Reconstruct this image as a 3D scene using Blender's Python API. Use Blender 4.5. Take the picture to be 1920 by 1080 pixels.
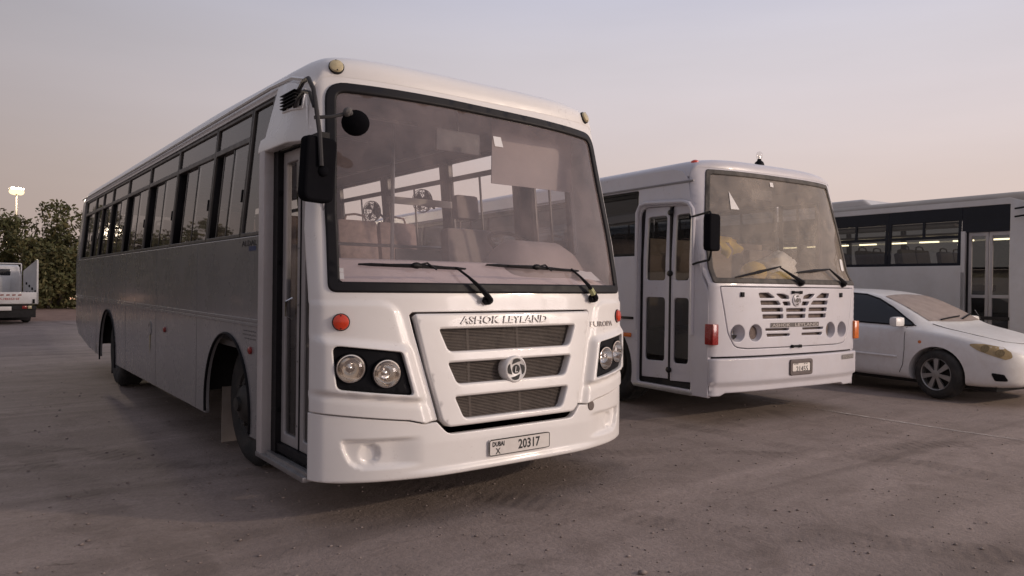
import bpy, bmesh, math, random
import numpy as np
from mathutils import Vector, Matrix, geometry, noise
from mathutils.bvhtree import BVHTree
random.seed(7)
sc = bpy.context.scene
for o in list(bpy.data.objects): bpy.data.objects.remove(o)
C = sc.collection
rad = math.radians; PI = math.pi

# ------------------------------------------------------------------ camera
YAW, PITCH, ROLL, FPX = .6556, -.0045, .0129, 1363.34
cam_d = bpy.data.cameras.new('camera'); cam = bpy.data.objects.new('camera', cam_d); C.objects.link(cam)
_f = Vector((math.cos(PITCH)*math.sin(YAW), math.cos(PITCH)*math.cos(YAW), math.sin(PITCH)))
_r = Vector((math.cos(YAW), -math.sin(YAW), 0)); _u = _r.cross(_f)
_r, _u = _r*math.cos(ROLL)+_u*math.sin(ROLL), _u*math.cos(ROLL)-_r*math.sin(ROLL)
cam.matrix_world = Matrix(((_r.x,_u.x,-_f.x,-1.6073),(_r.y,_u.y,-_f.y,-3.961),(_r.z,_u.z,-_f.z,1.392),(0,0,0,1)))
cam_d.sensor_width = 36; cam_d.lens = FPX/1920*36; cam_d.clip_start = .05; cam_d.clip_end = 6000
sc.camera = cam

# ------------------------------------------------------------------ sky, sun, exposure
SUN_AZ, SUN_EL = rad(142), rad(6)          # afterglow: behind the camera to the right (azimuth from +y towards +x)
w = bpy.data.worlds.new('World'); sc.world = w; w.use_nodes = True
nt = w.node_tree; nt.nodes.clear()
def N(t, **k):
    n = nt.nodes.new(t)
    for a, v in k.items(): setattr(n, a, v)
    return n
out = N('ShaderNodeOutputWorld'); bg = N('ShaderNodeBackground'); bg.inputs[1].default_value = 1.0
sky = N('ShaderNodeTexSky'); sky.sky_type = 'NISHITA'; sky.sun_disc = False
sky.sun_elevation = rad(3); sky.sun_rotation = SUN_AZ; sky.dust_density = 6; sky.air_density = 1.2; sky.ozone_density = 1.5
sk = N('ShaderNodeVectorMath', operation='SCALE'); sk.inputs[3].default_value = .10
tc = N('ShaderNodeTexCoord'); sep = N('ShaderNodeSeparateXYZ')
ramp = N('ShaderNodeValToRGB'); cr = ramp.color_ramp; cr.interpolation = 'B_SPLINE'
stops = [(0,(.705,.545,.475)),(.13,(.685,.56,.515)),(.24,(.705,.64,.675)),(.30,(.635,.59,.625)),(.37,(.60,.592,.70)),(1,(.44,.455,.57))]
while len(cr.elements) < len(stops): cr.elements.new(.5)
for e,(p,c) in zip(cr.elements, stops): e.position = p; e.color = (*c,1)
dot = N('ShaderNodeVectorMath', operation='DOT_PRODUCT'); dot.inputs[1].default_value = (math.sin(rad(100)), math.cos(rad(100)), 0)
mr = N('ShaderNodeMapRange'); mr.interpolation_type = 'SMOOTHSTEP'; mr.inputs[1].default_value = -.58; mr.inputs[2].default_value = .75; mr.inputs[3].default_value = .54; mr.inputs[4].default_value = 1.08
mul = N('ShaderNodeVectorMath', operation='SCALE')
mix = N('ShaderNodeMix', data_type='RGBA'); mix.inputs[0].default_value = .12
L = nt.links.new
L(tc.outputs['Generated'], sep.inputs[0]); L(sep.outputs['Z'], ramp.inputs[0])
L(tc.outputs['Generated'], dot.inputs[0]); L(dot.outputs['Value'], mr.inputs[0])
L(ramp.outputs[0], mul.inputs[0]); L(mr.outputs[0], mul.inputs[3])
L(sky.outputs[0], sk.inputs[0]); L(mul.outputs[0], mix.inputs[6]); L(sk.outputs[0], mix.inputs[7])
mp = N('ShaderNodeMapping'); mp.inputs['Scale'].default_value = (1.6,1.6,9); nz = N('ShaderNodeTexNoise'); nz.inputs['Scale'].default_value = 1.3; nz.inputs['Detail'].default_value = 5
mr2_ = N('ShaderNodeMapRange'); mr2_.inputs[1].default_value = .3; mr2_.inputs[2].default_value = .7; mr2_.inputs[3].default_value = .965; mr2_.inputs[4].default_value = 1.035; hz_ = N('ShaderNodeVectorMath', operation='SCALE')
L(tc.outputs['Generated'], mp.inputs[0]); L(mp.outputs[0], nz.inputs['Vector']); L(nz.outputs[0], mr2_.inputs[0]); L(mix.outputs[2], hz_.inputs[0]); L(mr2_.outputs[0], hz_.inputs[3])
L(hz_.outputs[0], bg.inputs[0]); L(bg.outputs[0], out.inputs[0])
sd = bpy.data.lights.new('sun','SUN'); sd.energy = .95; sd.angle = rad(20); sd.color = (1,.85,.80)
sun = bpy.data.objects.new('sun', sd); C.objects.link(sun)
sun.rotation_euler = Vector((-math.sin(SUN_AZ)*math.cos(SUN_EL), -math.cos(SUN_AZ)*math.cos(SUN_EL), -math.sin(SUN_EL))).to_track_quat('-Z','Y').to_euler()
sc.view_settings.view_transform = 'Standard'; sc.view_settings.look = 'None'
sc.view_settings.exposure = .10; sc.view_settings.gamma = 1; sc.view_settings.use_curve_mapping = False
sc.render.engine = 'CYCLES'
cy = sc.cycles; cy.use_denoising = True; cy.max_bounces = 8; cy.transparent_max_bounces = 24; cy.diffuse_bounces = 4; cy.glossy_bounces = 4
cy.sample_clamp_indirect = 4; cy.caustics_reflective = False; cy.caustics_refractive = False

# ------------------------------------------------------------------ materials
MATS = {}
def nodes_of(name):
    m = bpy.data.materials.new(name); m.use_nodes = True; t = m.node_tree; t.nodes.clear()
    o = t.nodes.new('ShaderNodeOutputMaterial'); return m, t, o
def tex_noise(t, scale, detail=4, rough=.6, vec=None, dist=0):
    n = t.nodes.new('ShaderNodeTexNoise'); n.inputs['Scale'].default_value = scale; n.inputs['Detail'].default_value = detail
    n.inputs['Roughness'].default_value = rough; n.inputs['Distortion'].default_value = dist
    if vec is not None: t.links.new(vec, n.inputs['Vector'])
    return n
def coords(t, scale=(1,1,1)):
    c = t.nodes.new('ShaderNodeTexCoord'); mp = t.nodes.new('ShaderNodeMapping'); mp.inputs['Scale'].default_value = scale
    t.links.new(c.outputs['Object'], mp.inputs[0]); return mp.outputs[0]
def ramp_of(t, src, a, b, ca, cb):
    r = t.nodes.new('ShaderNodeValToRGB'); r.color_ramp.elements[0].position = a; r.color_ramp.elements[1].position = b
    r.color_ramp.elements[0].color = (*ca,1) if len(ca)==3 else ca; r.color_ramp.elements[1].color = (*cb,1) if len(cb)==3 else cb
    t.links.new(src, r.inputs[0]); return r.outputs[0]
def mixc(t, fac, a, b):
    m = t.nodes.new('ShaderNodeMix'); m.data_type = 'RGBA'
    for s, v in ((0,fac),(6,a),(7,b)):
        if isinstance(v,(int,float)): m.inputs[s].default_value = v
        elif isinstance(v,tuple): m.inputs[s].default_value = (*v,1)
        else: t.links.new(v, m.inputs[s])
    return m.outputs[2]
def mat(name, col, rough=.5, metal=0, var=.12, scale=3, bump=0, bscale=60, dust=0, dcol=(.33,.27,.23), coat=0, spec=.5, emis=None, estr=1, streak=(1,1,1), wavy=0, specks=0):
    if name in MATS: return MATS[name]
    m, t, o = nodes_of(name); b = t.nodes.new('ShaderNodeBsdfPrincipled'); v = coords(t, streak)
    n1 = tex_noise(t, scale, 5, .62, v, .3)
    lo = tuple(c*(1-var) for c in col); hi = tuple(min(1,c*(1+var*.6)) for c in col)
    c = ramp_of(t, n1.outputs[0], .3, .7, lo, hi)
    if dust:
        n2 = tex_noise(t, scale*2.3, 7, .7, v, .6); f = ramp_of(t, n2.outputs[0], .42, .75, (0,0,0), (dust,dust,dust))
        c = mixc(t, f, c, dcol)
    if specks:
        n4 = tex_noise(t, 34, 6, .75, v, .4); n5 = tex_noise(t, 2.1, 4, .6, v); mm = t.nodes.new('ShaderNodeMath'); mm.operation = 'MULTIPLY'; t.links.new(n4.outputs[0], mm.inputs[0]); t.links.new(n5.outputs[0], mm.inputs[1])
        c = mixc(t, ramp_of(t, mm.outputs[0], .36, .46, (0,0,0), (specks,)*3), c, tuple(x*.55 for x in dcol))
    t.links.new(c, b.inputs['Base Color'])
    rr = ramp_of(t, tex_noise(t, scale*4, 6, .65, v).outputs[0], .3, .75, (max(0,rough-.08),)*3, (min(1,rough+.1),)*3)
    t.links.new(rr, b.inputs['Roughness']); b.inputs['Metallic'].default_value = metal
    b.inputs['Specular IOR Level'].default_value = spec; b.inputs['Coat Weight'].default_value = coat; b.inputs['Coat Roughness'].default_value = .06
    if bump or wavy:
        bp = t.nodes.new('ShaderNodeBump'); bp.inputs['Strength'].default_value = 1; bp.inputs['Distance'].default_value = bump or wavy
        nb = tex_noise(t, bscale if bump else 1.6, 4, .6, v); t.links.new(nb.outputs[0], bp.inputs['Height']); t.links.new(bp.outputs[0], b.inputs['Normal'])
        if wavy: t.links.new(bp.outputs[0], b.inputs['Coat Normal'])
    if emis: b.inputs['Emission Color'].default_value = (*emis,1); b.inputs['Emission Strength'].default_value = estr
    t.links.new(b.outputs[0], o.inputs[0]); MATS[name] = m; return m
def glass(name, tint=(.8,.82,.82), ior=1.6, dust=.05, dcol=(.45,.4,.37), rough=.02):
    if name in MATS: return MATS[name]
    m, t, o = nodes_of(name); v = coords(t)
    tr = t.nodes.new('ShaderNodeBsdfTransparent'); tr.inputs[0].default_value = (*tint,1)
    gl = t.nodes.new('ShaderNodeBsdfGlossy'); gl.inputs['Roughness'].default_value = rough
    # Schlick reflectance on |cos|, the same from inside and outside the pane
    ge = t.nodes.new('ShaderNodeNewGeometry'); dp = t.nodes.new('ShaderNodeVectorMath'); dp.operation = 'DOT_PRODUCT'
    t.links.new(ge.outputs['Normal'], dp.inputs[0]); t.links.new(ge.outputs['Incoming'], dp.inputs[1])
    def mth(op, a, b=None):
        n = t.nodes.new('ShaderNodeMath'); n.operation = op
        for i, v_ in enumerate((a,b)):
            if v_ is None: continue
            if isinstance(v_,(int,float)): n.inputs[i].default_value = v_
            else: t.links.new(v_, n.inputs[i])
        return n.outputs[0]
    f0 = ((ior-1)/(ior+1))**2*1.7
    frs = mth('ADD', mth('MULTIPLY', mth('POWER', mth('SUBTRACT', 1, mth('ABSOLUTE', dp.outputs['Value'])), 5), 1-f0), f0)
    bp = t.nodes.new('ShaderNodeBump'); bp.inputs['Strength'].default_value = .5; bp.inputs['Distance'].default_value = .002
    nb = tex_noise(t, 2.2, 2, .5, v); t.links.new(nb.outputs[0], bp.inputs['Height']); t.links.new(bp.outputs[0], gl.inputs['Normal'])
    mx = t.nodes.new('ShaderNodeMixShader'); t.links.new(frs, mx.inputs[0]); t.links.new(tr.outputs[0], mx.inputs[1]); t.links.new(gl.outputs[0], mx.inputs[2])
    df = t.nodes.new('ShaderNodeBsdfDiffuse'); df.inputs[0].default_value = (*dcol,1)
    n = tex_noise(t, 3.5, 8, .7, v, .5); f = ramp_of(t, n.outputs[0], .25, .8, (dust*.45,)*3, (dust*1.5,)*3)
    m2 = t.nodes.new('ShaderNodeMixShader'); t.links.new(f, m2.inputs[0]); t.links.new(mx.outputs[0], m2.inputs[1]); t.links.new(df.outputs[0], m2.inputs[2])
    t.links.new(m2.outputs[0], o.inputs[0]); MATS[name] = m; return m
def emit(name, col, s):
    if name in MATS: return MATS[name]
    m, t, o = nodes_of(name); e = t.nodes.new('ShaderNodeEmission'); n = tex_noise(t, 9, 2)
    t.links.new(ramp_of(t, n.outputs[0], .2, .8, tuple(c*.93 for c in col), col), e.inputs[0]); e.inputs[1].default_value = s
    t.links.new(e.outputs[0], o.inputs[0]); MATS[name] = m; return m
WHITE = mat('white_bus_paint', (.80,.785,.765), .26, var=.035, scale=1.3, dust=.10, dcol=(.52,.46,.41), coat=.55, wavy=.0009)
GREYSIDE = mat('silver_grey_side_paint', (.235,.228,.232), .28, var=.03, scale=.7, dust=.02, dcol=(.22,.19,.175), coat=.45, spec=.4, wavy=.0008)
WHITE_F = mat('white_front_gelcoat', (.80,.772,.752), .36, var=.025, scale=2.0, dust=.07, dcol=(.58,.50,.44), coat=.28, wavy=.0004, specks=.5)
WHITE2 = mat('older_white_paint', (.56,.545,.59), .36, var=.05, scale=2.4, dust=.22, dcol=(.5,.44,.42), coat=.2, wavy=.0008, specks=.7)
CARWHITE = mat('dusty_white_car_paint', (.76,.75,.75), .38, var=.04, scale=3, dust=.35, dcol=(.55,.48,.44), coat=.2)
RUBBER = mat('black_rubber', (.012,.011,.013), .55, var=.3, dust=.06, dcol=(.08,.065,.06), spec=.25)
TYRE = mat('tyre_rubber', (.02,.02,.02), .8, var=.3, bump=.002, bscale=90, dust=.5, dcol=(.10,.085,.075))
DARK = mat('black_plastic', (.008,.008,.010), .55, var=.3, bump=.0004, bscale=260, dust=.05, dcol=(.03,.027,.025), spec=.12)
UNDER = mat('underbody_grime', (.022,.02,.019), .9, var=.4, bump=.003, bscale=25)
ALU = mat('aluminium', (.42,.42,.43), .38, metal=.85, var=.12, scale=9, dust=.4, dcol=(.25,.22,.2))
FRAME = mat('window_frame_bronze', (.055,.048,.043), .42, metal=.3, var=.2, dust=.25, dcol=(.16,.13,.11))
DOORFR = mat('door_frame_grey', (.42,.40,.40), .45, metal=.25, var=.12, dust=.35, dcol=(.3,.26,.24))
CHROME = mat('chrome', (.82,.8,.78), .09, metal=1, var=.05)
RIM = mat('steel_rim', (.30,.29,.28), .5, metal=.5, var=.25, dust=.6, dcol=(.13,.11,.1))
HUB = mat('dark_steel_wheel', (.045,.042,.04), .6, metal=.4, var=.3, dust=.5, dcol=(.1,.085,.075))
ALLOY = mat('alloy_wheel', (.38,.37,.36), .45, metal=.7, var=.15, dust=.35, dcol=(.2,.17,.15))
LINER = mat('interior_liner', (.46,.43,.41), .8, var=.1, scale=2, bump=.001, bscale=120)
FLOOR = mat('interior_floor', (.10,.09,.085), .8, var=.3)
SEAT = mat('seat_fabric', (.30,.22,.205), .9, var=.3, scale=12, bump=.002, bscale=160)
SEATG = mat('driver_seat_vinyl', (.26,.22,.22), .7, var=.15, scale=8, bump=.001, bscale=120)
DASH = mat('dashboard_plastic', (.68,.555,.55), .65, var=.12, scale=5, bump=.0006, bscale=300)
GLASS_WS = glass('windscreen_glass', (.98,.97,.97), 1.55, .17, (.66,.52,.50))
GLASS_CL = glass('clear_side_glass', (.985,.98,.975), 1.40, .02)
GLASS_WS2 = glass('dusty_windscreen', (.90,.88,.84), 1.6, .30, (.64,.55,.47))
GLASS_W = glass('side_window_glass', (.50,.50,.50), 1.95, .05)
GLASS_D = glass('door_glass', (.50,.50,.50), 1.55, .03)
GLASS_DD = glass('dim_door_glass', (.26,.27,.28), 1.5, .025)
GLASS_T = glass('tinted_glass', (.20,.23,.26), 1.5, .03)
GLASS_B3 = glass('tinted_band_glass', (.36,.36,.34), 1.5, .02)
LENS = glass('lamp_lens', (.97,.96,.95), 1.5, .015)
RED = mat('red_orange_lens', (.60,.045,.012), .18, var=.12, scale=30, coat=.6, emis=(.5,.03,.01), estr=.03)
REDD = mat('dark_red_lens', (.26,.012,.01), .25, var=.2, scale=25, coat=.5)
ORANGE = mat('amber_lens', (.62,.15,.02), .22, var=.12, scale=30, coat=.5)
CREAM = mat('cream_lens', (.55,.46,.27), .3, var=.15, scale=30, coat=.5)
INK = mat('plate_ink', (.02,.018,.018), .6)
PLATE = mat('plate_enamel', (.76,.72,.68), .35, var=.06, dust=.25)
GREYTXT = mat('lettering_grey', (.42,.38,.36), .35, metal=.3)  # plain grey of the raised model lettering
STICK = mat('sticker_paper', (.72,.70,.70), .6)
BLUE = mat('blue_decal', (.03,.045,.12), .5)
BULB = mat('reflector_bowl', (.86,.82,.77), .10, metal=1, var=.06, scale=18, bump=.0006, bscale=30)
SHELL = mat('mirror_shell', (.007,.007,.009), .8, var=.2, spec=.03)
CEIL = mat('shaded_ceiling_liner', (.24,.225,.235), .85, var=.1, scale=2)  # liner darkened, putting the upper interior's shade into the ceiling colour

# ------------------------------------------------------------------ helpers
def link(name, me, m, parent=None, smooth=False, ang=None):
    o = bpy.data.objects.new(name, me); C.objects.link(o)
    if m is not None and not me.materials: me.materials.append(m)
    if smooth: me.polygons.foreach_set('use_smooth', [True]*len(me.polygons))
    if ang is not None:
        me.polygons.foreach_set('use_smooth', [True]*len(me.polygons)); me.set_sharp_from_angle(angle=rad(ang))
    if parent: o.parent = parent
    return o
def empty(name, loc=(0,0,0), rz=0, parent=None):
    o = bpy.data.objects.new(name, None); C.objects.link(o); o.location = loc; o.rotation_euler = (0,0,rz); o.empty_display_size = .2
    if parent: o.parent = parent
    return o
def tag(o, label=None, cat=None, group=None, kind=None):
    if label: o['label'] = label
    if cat: o['category'] = cat
    if group: o['group'] = group
    if kind: o['kind'] = kind
    return o
def dup(o, parent=None, name=None):
    c = o.copy(); C.objects.link(c)
    if parent: c.parent = parent
    for ch in list(o.children): dup(ch, c)
    return c
class MB:
    def __init__(s): s.v = []; s.f = []
    def add(s, vs, fs):
        b = len(s.v); s.v += [tuple(p) for p in vs]; s.f += [tuple(b+i for i in f) for f in fs]; return s
    def box(s, x0, x1, y0, y1, z0, z1, b=0, M=None):
        if b <= 0:
            vs = [(x,y,z) for x in (x0,x1) for y in (y0,y1) for z in (z0,z1)]
            fs = [(0,1,3,2),(4,6,7,5),(0,4,5,1),(2,3,7,6),(0,2,6,4),(1,5,7,3)]
        else:
            bm = bmesh.new(); bmesh.ops.create_cube(bm, size=1)
            for v in bm.verts: v.co = ((x0+x1)/2+v.co.x*(x1-x0), (y0+y1)/2+v.co.y*(y1-y0), (z0+z1)/2+v.co.z*(z1-z0))
            bb = min(b, .49*min(abs(x1-x0),abs(y1-y0),abs(z1-z0)))
            bmesh.ops.bevel(bm, geom=list(bm.edges), offset=bb, segments=2, affect='EDGES', profile=.6)
            bm.verts.index_update(); vs = [tuple(v.co) for v in bm.verts]; fs = [tuple(v.index for v in f.verts) for f in bm.faces]; bm.free()
        if M is not None: vs = [tuple(M @ Vector(p)) for p in vs]
        return s.add(vs, fs)
    def tube(s, path, r, n=8, cap=True, closed=False):
        P = [Vector(p) for p in path]; k = len(P); rr = r if isinstance(r,(list,tuple)) else [r]*k
        vs = []; fs = []; ref = None
        for i in range(k):
            a = P[(i-1)%k] if (i or closed) else P[i]; c = P[(i+1)%k] if (i < k-1 or closed) else P[i]
            d = (c-a).normalized()
            if ref is None: ref = d.orthogonal().normalized()
            ref = (ref - d*ref.dot(d)).normalized(); q = d.cross(ref)
            for j in range(n):
                an = 2*PI*j/n; vs.append(P[i]+(ref*math.cos(an)+q*math.sin(an))*rr[i])
        for i in range(k if closed else k-1):
            for j in range(n):
                a = i*n+j; b = i*n+(j+1)%n; c = ((i+1)%k)*n+(j+1)%n; d = ((i+1)%k)*n+j; fs.append((a,b,c,d))
        if cap and not closed: fs.append(tuple(range(n-1,-1,-1))); fs.append(tuple((k-1)*n+j for j in range(n)))
        return s.add(vs, fs)
    def lathe(s, prof, o, ax, n=32, closed=False):
        ax = Vector(ax).normalized(); e1 = ax.orthogonal().normalized(); e2 = ax.cross(e1); o = Vector(o); vs = []; fs = []
        for r, h in prof:
            for j in range(n):
                an = 2*PI*j/n; vs.append(o+ax*h+(e1*math.cos(an)+e2*math.sin(an))*r)
        for i in range(len(prof)-1):
            for j in range(n): fs.append((i*n+j, i*n+(j+1)%n, (i+1)*n+(j+1)%n, (i+1)*n+j))
        return s.add(vs, fs)
    def prism(s, poly, d0, d1, fn):
        n = len(poly); vs = [fn(a,b,d0) for a,b in poly]+[fn(a,b,d1) for a,b in poly]
        fs = [tuple(range(n)), tuple(range(2*n-1,n-1,-1))]+[(i,(i+1)%n+0, n+(i+1)%n, n+i) for i in range(n)]
        return s.add(vs, fs)
    def ball(s, c, r, n=12, m=8, sz=(1,1,1)):
        prof = [(r*math.sin(PI*i/m), -r*math.cos(PI*i/m)) for i in range(m+1)]; b = len(s.v); s.lathe([(max(a,1e-4),h) for a,h in prof], (0,0,0), (0,0,1), n)
        for i in range(b, len(s.v)): p = s.v[i]; s.v[i] = (c[0]+p[0]*sz[0], c[1]+p[1]*sz[1], c[2]+p[2]*sz[2])
        return s
    def build(s, name, m, parent=None, ang=35, fix=True):
        me = bpy.data.meshes.new(name); me.from_pydata(s.v, [], s.f)
        if fix:
            bm = bmesh.new(); bm.from_mesh(me); bmesh.ops.recalc_face_normals(bm, faces=bm.faces); bm.to_mesh(me); bm.free()
        return link(name, me, m, parent, ang=ang)
def rpoly(pts, r, n=5):
    """polygon with rounded corners; r one value or a list"""
    k = len(pts); out = []; R = r if isinstance(r,(list,tuple)) else [r]*k
    for i in range(k):
        a = Vector(pts[i-1]); b = Vector(pts[i]); c = Vector(pts[(i+1)%k]); rr = R[i]
        if rr <= 0: out.append(tuple(b)); continue
        u = (a-b).normalized(); v = (c-b).normalized(); an = u.angle(v); d = rr/math.tan(an/2)
        d = min(d, .49*(a-b).length, .49*(c-b).length); p0 = b+u*d; p2 = b+v*d
        for j in range(n+1):
            t = j/n; out.append(tuple(p0*(1-t)**2+b*2*t*(1-t)+p2*t*t))
    return out
def area2(p): return sum(p[i-1][0]*p[i][1]-p[i][0]*p[i-1][1] for i in range(len(p)))/2
def orient(p, ccw=True): return list(p) if (area2(p) > 0) == ccw else list(p)[::-1]
def resample(p, g):
    out = []
    for i in range(len(p)):
        a = p[i]; b = p[(i+1)%len(p)]; l = math.dist(a,b)
        if l < 1e-6: continue
        k = max(1, int(math.ceil(l/g)))
        for j in range(k): t = j/k; out.append((a[0]+(b[0]-a[0])*t, a[1]+(b[1]-a[1])*t))
    return out
def offset(p, d):
    n = len(p); out = []
    for i in range(n):
        a = p[i-1]; b = p[i]; c = p[(i+1)%n]
        e1 = Vector((b[0]-a[0], b[1]-a[1])).normalized(); e2 = Vector((c[0]-b[0], c[1]-b[1])).normalized()
        n1 = Vector((-e1.y,e1.x)); n2 = Vector((-e2.y,e2.x)); m = n1+n2
        if m.length < 1e-6: m = n1
        m.normalize(); k = d/max(.45, m.dot(n1)); out.append((b[0]+m.x*k, b[1]+m.y*k))
    return out
def inside(pts, poly):
    P = np.asarray(pts); q = np.asarray(poly); r = np.zeros(len(P), bool); x, y = P[:,0], P[:,1]
    for i in range(len(q)):
        x1,y1 = q[i-1]; x2,y2 = q[i]
        if y1 == y2: continue
        c = ((y1 > y) != (y2 > y)) & (x < (x2-x1)*(y-y1)/(y2-y1)+x1); r ^= c
    return r
def fill(outl, holes, g):
    xs = [p[0] for p in outl]; ys = [p[1] for p in outl]; pts = list(outl); edges = [(i,(i+1)%len(outl)) for i in range(len(outl))]
    for h in holes:
        b = len(pts); pts += h; edges += [(b+i, b+(i+1)%len(h)) for i in range(len(h))]
    B = np.array(pts); gx = np.arange(min(xs)+g*.5, max(xs), g); gy = np.arange(min(ys)+g*.5, max(ys), g*.87); G = []
    for j, yy in enumerate(gy):
        for xx in gx+(g*.5 if j % 2 else 0): G.append((xx,yy))
    if G:
        G = np.array(G); ok = inside(G, outl)
        for h in holes: ok &= ~inside(G, h)
        G = G[ok]; keep = []
        for k in range(0, len(G), 2000):
            c = G[k:k+2000]; d = np.sqrt(((c[:,None,:]-B[None,:,:])**2).sum(2)).min(1); keep.append(d > g*.42)
        if len(G): G = G[np.concatenate(keep)]
        pts = pts+[tuple(p) for p in G]
    v, e, f, *_ = geometry.delaunay_2d_cdt([Vector(p) for p in pts], edges, [], 0, 1e-7)
    v = [tuple(p) for p in v]; cen = np.array([[sum(v[i][0] for i in t)/3, sum(v[i][1] for i in t)/3] for t in f])
    ok = inside(cen, outl)
    for h in holes: ok &= ~inside(cen, h)
    fs = []
    for t, k in zip(f, ok):
        if k:
            a,b,c = (v[i] for i in t); s = (b[0]-a[0])*(c[1]-a[1])-(b[1]-a[1])*(c[0]-a[0])
            if abs(s) > 1e-12: fs.append(tuple(t) if s > 0 else tuple(t)[::-1])
    return v, fs
def surfn(S, a, b, e=.004):
    da = Vector(S(a+e,b))-Vector(S(a-e,b)); db = Vector(S(a,b+e))-Vector(S(a,b-e)); return da.cross(db).normalized()
def panel(name, outl, holes, S, m, parent=None, g=.06, t=.03, r=.006, out=1, off=0, mb=None, bg=None):
    """sheet on the surface S(a,b) with rounded rims of depth t; holes cut through"""
    bg = bg or g
    loops = [resample(orient(outl, True), bg)]+[resample(orient(h, False), bg) for h in holes]
    rings = [(r+.003, 0), (r, 0), (r*.3, r*.3), (0, r), (0, max(t, r+.001))]
    base = [[offset(lp, d) for d, _ in rings] for lp in loops]
    v2, fs = fill(base[0][0], [b[0] for b in base[1:]], g)
    V = [Vector(S(a,b))+surfn(S,a,b)*(out*off) for a,b in v2]; F = [f if out > 0 else f[::-1] for f in fs]
    for bl in base:
        prev = None
        for (d, dep), ring in zip(rings, bl):
            b0 = len(V)
            for a,b in ring: nn = surfn(S,a,b)*out; V.append(Vector(S(a,b))+nn*(off-dep))
            if prev is not None:
                k = len(ring)
                for i in range(k):
                    j = (i+1)%k; q = (prev+i, b0+i, b0+j, prev+j); F.append(q if out > 0 else q[::-1])
            prev = b0
    if mb is not None: mb.add(V, F); return None
    me = bpy.data.meshes.new(name); me.from_pydata([tuple(p) for p in V], [], F)
    bm = bmesh.new(); bm.from_mesh(me); bmesh.ops.remove_doubles(bm, verts=bm.verts, dist=2e-5); bm.to_mesh(me); bm.free()
    return link(name, me, m, parent, smooth=True)
def sheet(name, outl, S, m, parent=None, g=.1, out=1, off=0, holes=()):
    """thin pane without rim"""
    lo = resample(orient(outl,True), g); hs = [resample(orient(h,False), g) for h in holes]
    v2, fs = fill(lo, hs, g); V = [tuple(Vector(S(a,b))+surfn(S,a,b)*(out*off)) for a,b in v2]
    me = bpy.data.meshes.new(name); me.from_pydata(V, [], [f if out > 0 else f[::-1] for f in fs]); return link(name, me, m, parent, smooth=True)
def text_mesh(s, bold=0):
    cu = bpy.data.curves.new('lettering_curve','FONT'); cu.body = s; cu.size = 1; cu.extrude = 0; cu.resolution_u = 2; cu.offset = bold
    o = bpy.data.objects.new('lettering_tmp', cu); C.objects.link(o); bpy.context.view_layer.update()
    me = bpy.data.meshes.new_from_object(o.evaluated_get(bpy.context.evaluated_depsgraph_get()))
    vs = [tuple(v.co) for v in me.vertices]; fs = [tuple(p.vertices) for p in me.polygons]
    bpy.data.objects.remove(o); bpy.data.curves.remove(cu); bpy.data.meshes.remove(me)
    x0 = min(v[0] for v in vs); x1 = max(v[0] for v in vs); y0 = min(v[1] for v in vs); y1 = max(v[1] for v in vs)
    return [((v[0]-x0)/(x1-x0), (v[1]-y0)/(y1-y0)) for v in vs], fs
def letter(name, s, a0, a1, b0, b1, S, m, parent, depth=.006, out=1, off=.002, bold=0, slant=0, flip=False, sub=True):
    """raised lettering fitted to the box (a0..a1, b0..b1) of the surface S"""
    vs, fs = text_mesh(s, bold); n = len(vs); V = []; F = []
    def P(u, v, d):
        u2 = u+slant*(v-.5); a = a0+(a1-a0)*((1-u2) if flip else u2); b = b0+(b1-b0)*v; return Vector(S(a,b))+surfn(S,a,b)*(out*d)
    top = [P(u,v,off+depth) for u,v in vs]; bot = [P(u,v,off) for u,v in vs]; V = top+bot
    ec = {}
    for f in fs:
        F.append(f)
        for i in range(len(f)):
            e = (f[i-1],f[i]); ec[e] = 1
    for a,b in list(ec):
        if (b,a) not in ec: F.append((a,b,n+b,n+a))
    mb = MB(); mb.add(V, F); return mb.build(name, m, parent, ang=30)
def ss(x, a, b):
    t = min(1,max(0,(x-a)/(b-a))) if b != a else float(x > a); return t*t*(3-2*t)
def interp(x, tab):
    if x <= tab[0][0]: return tab[0][1]
    for (a,p),(b,q) in zip(tab, tab[1:]):
        if x <= b: return p+(q-p)*(x-a)/(b-a)
    return tab[-1][1]
def arc(cy, cz, r, a0, a1, n=20): return [(cy+r*math.cos(rad(a0+(a1-a0)*i/n)), cz+r*math.sin(rad(a0+(a1-a0)*i/n))) for i in range(n+1)]
def circ(cx, cz, r, n=28): return [(cx+r*math.cos(2*PI*i/n), cz+r*math.sin(2*PI*i/n)) for i in range(n)]
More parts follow.
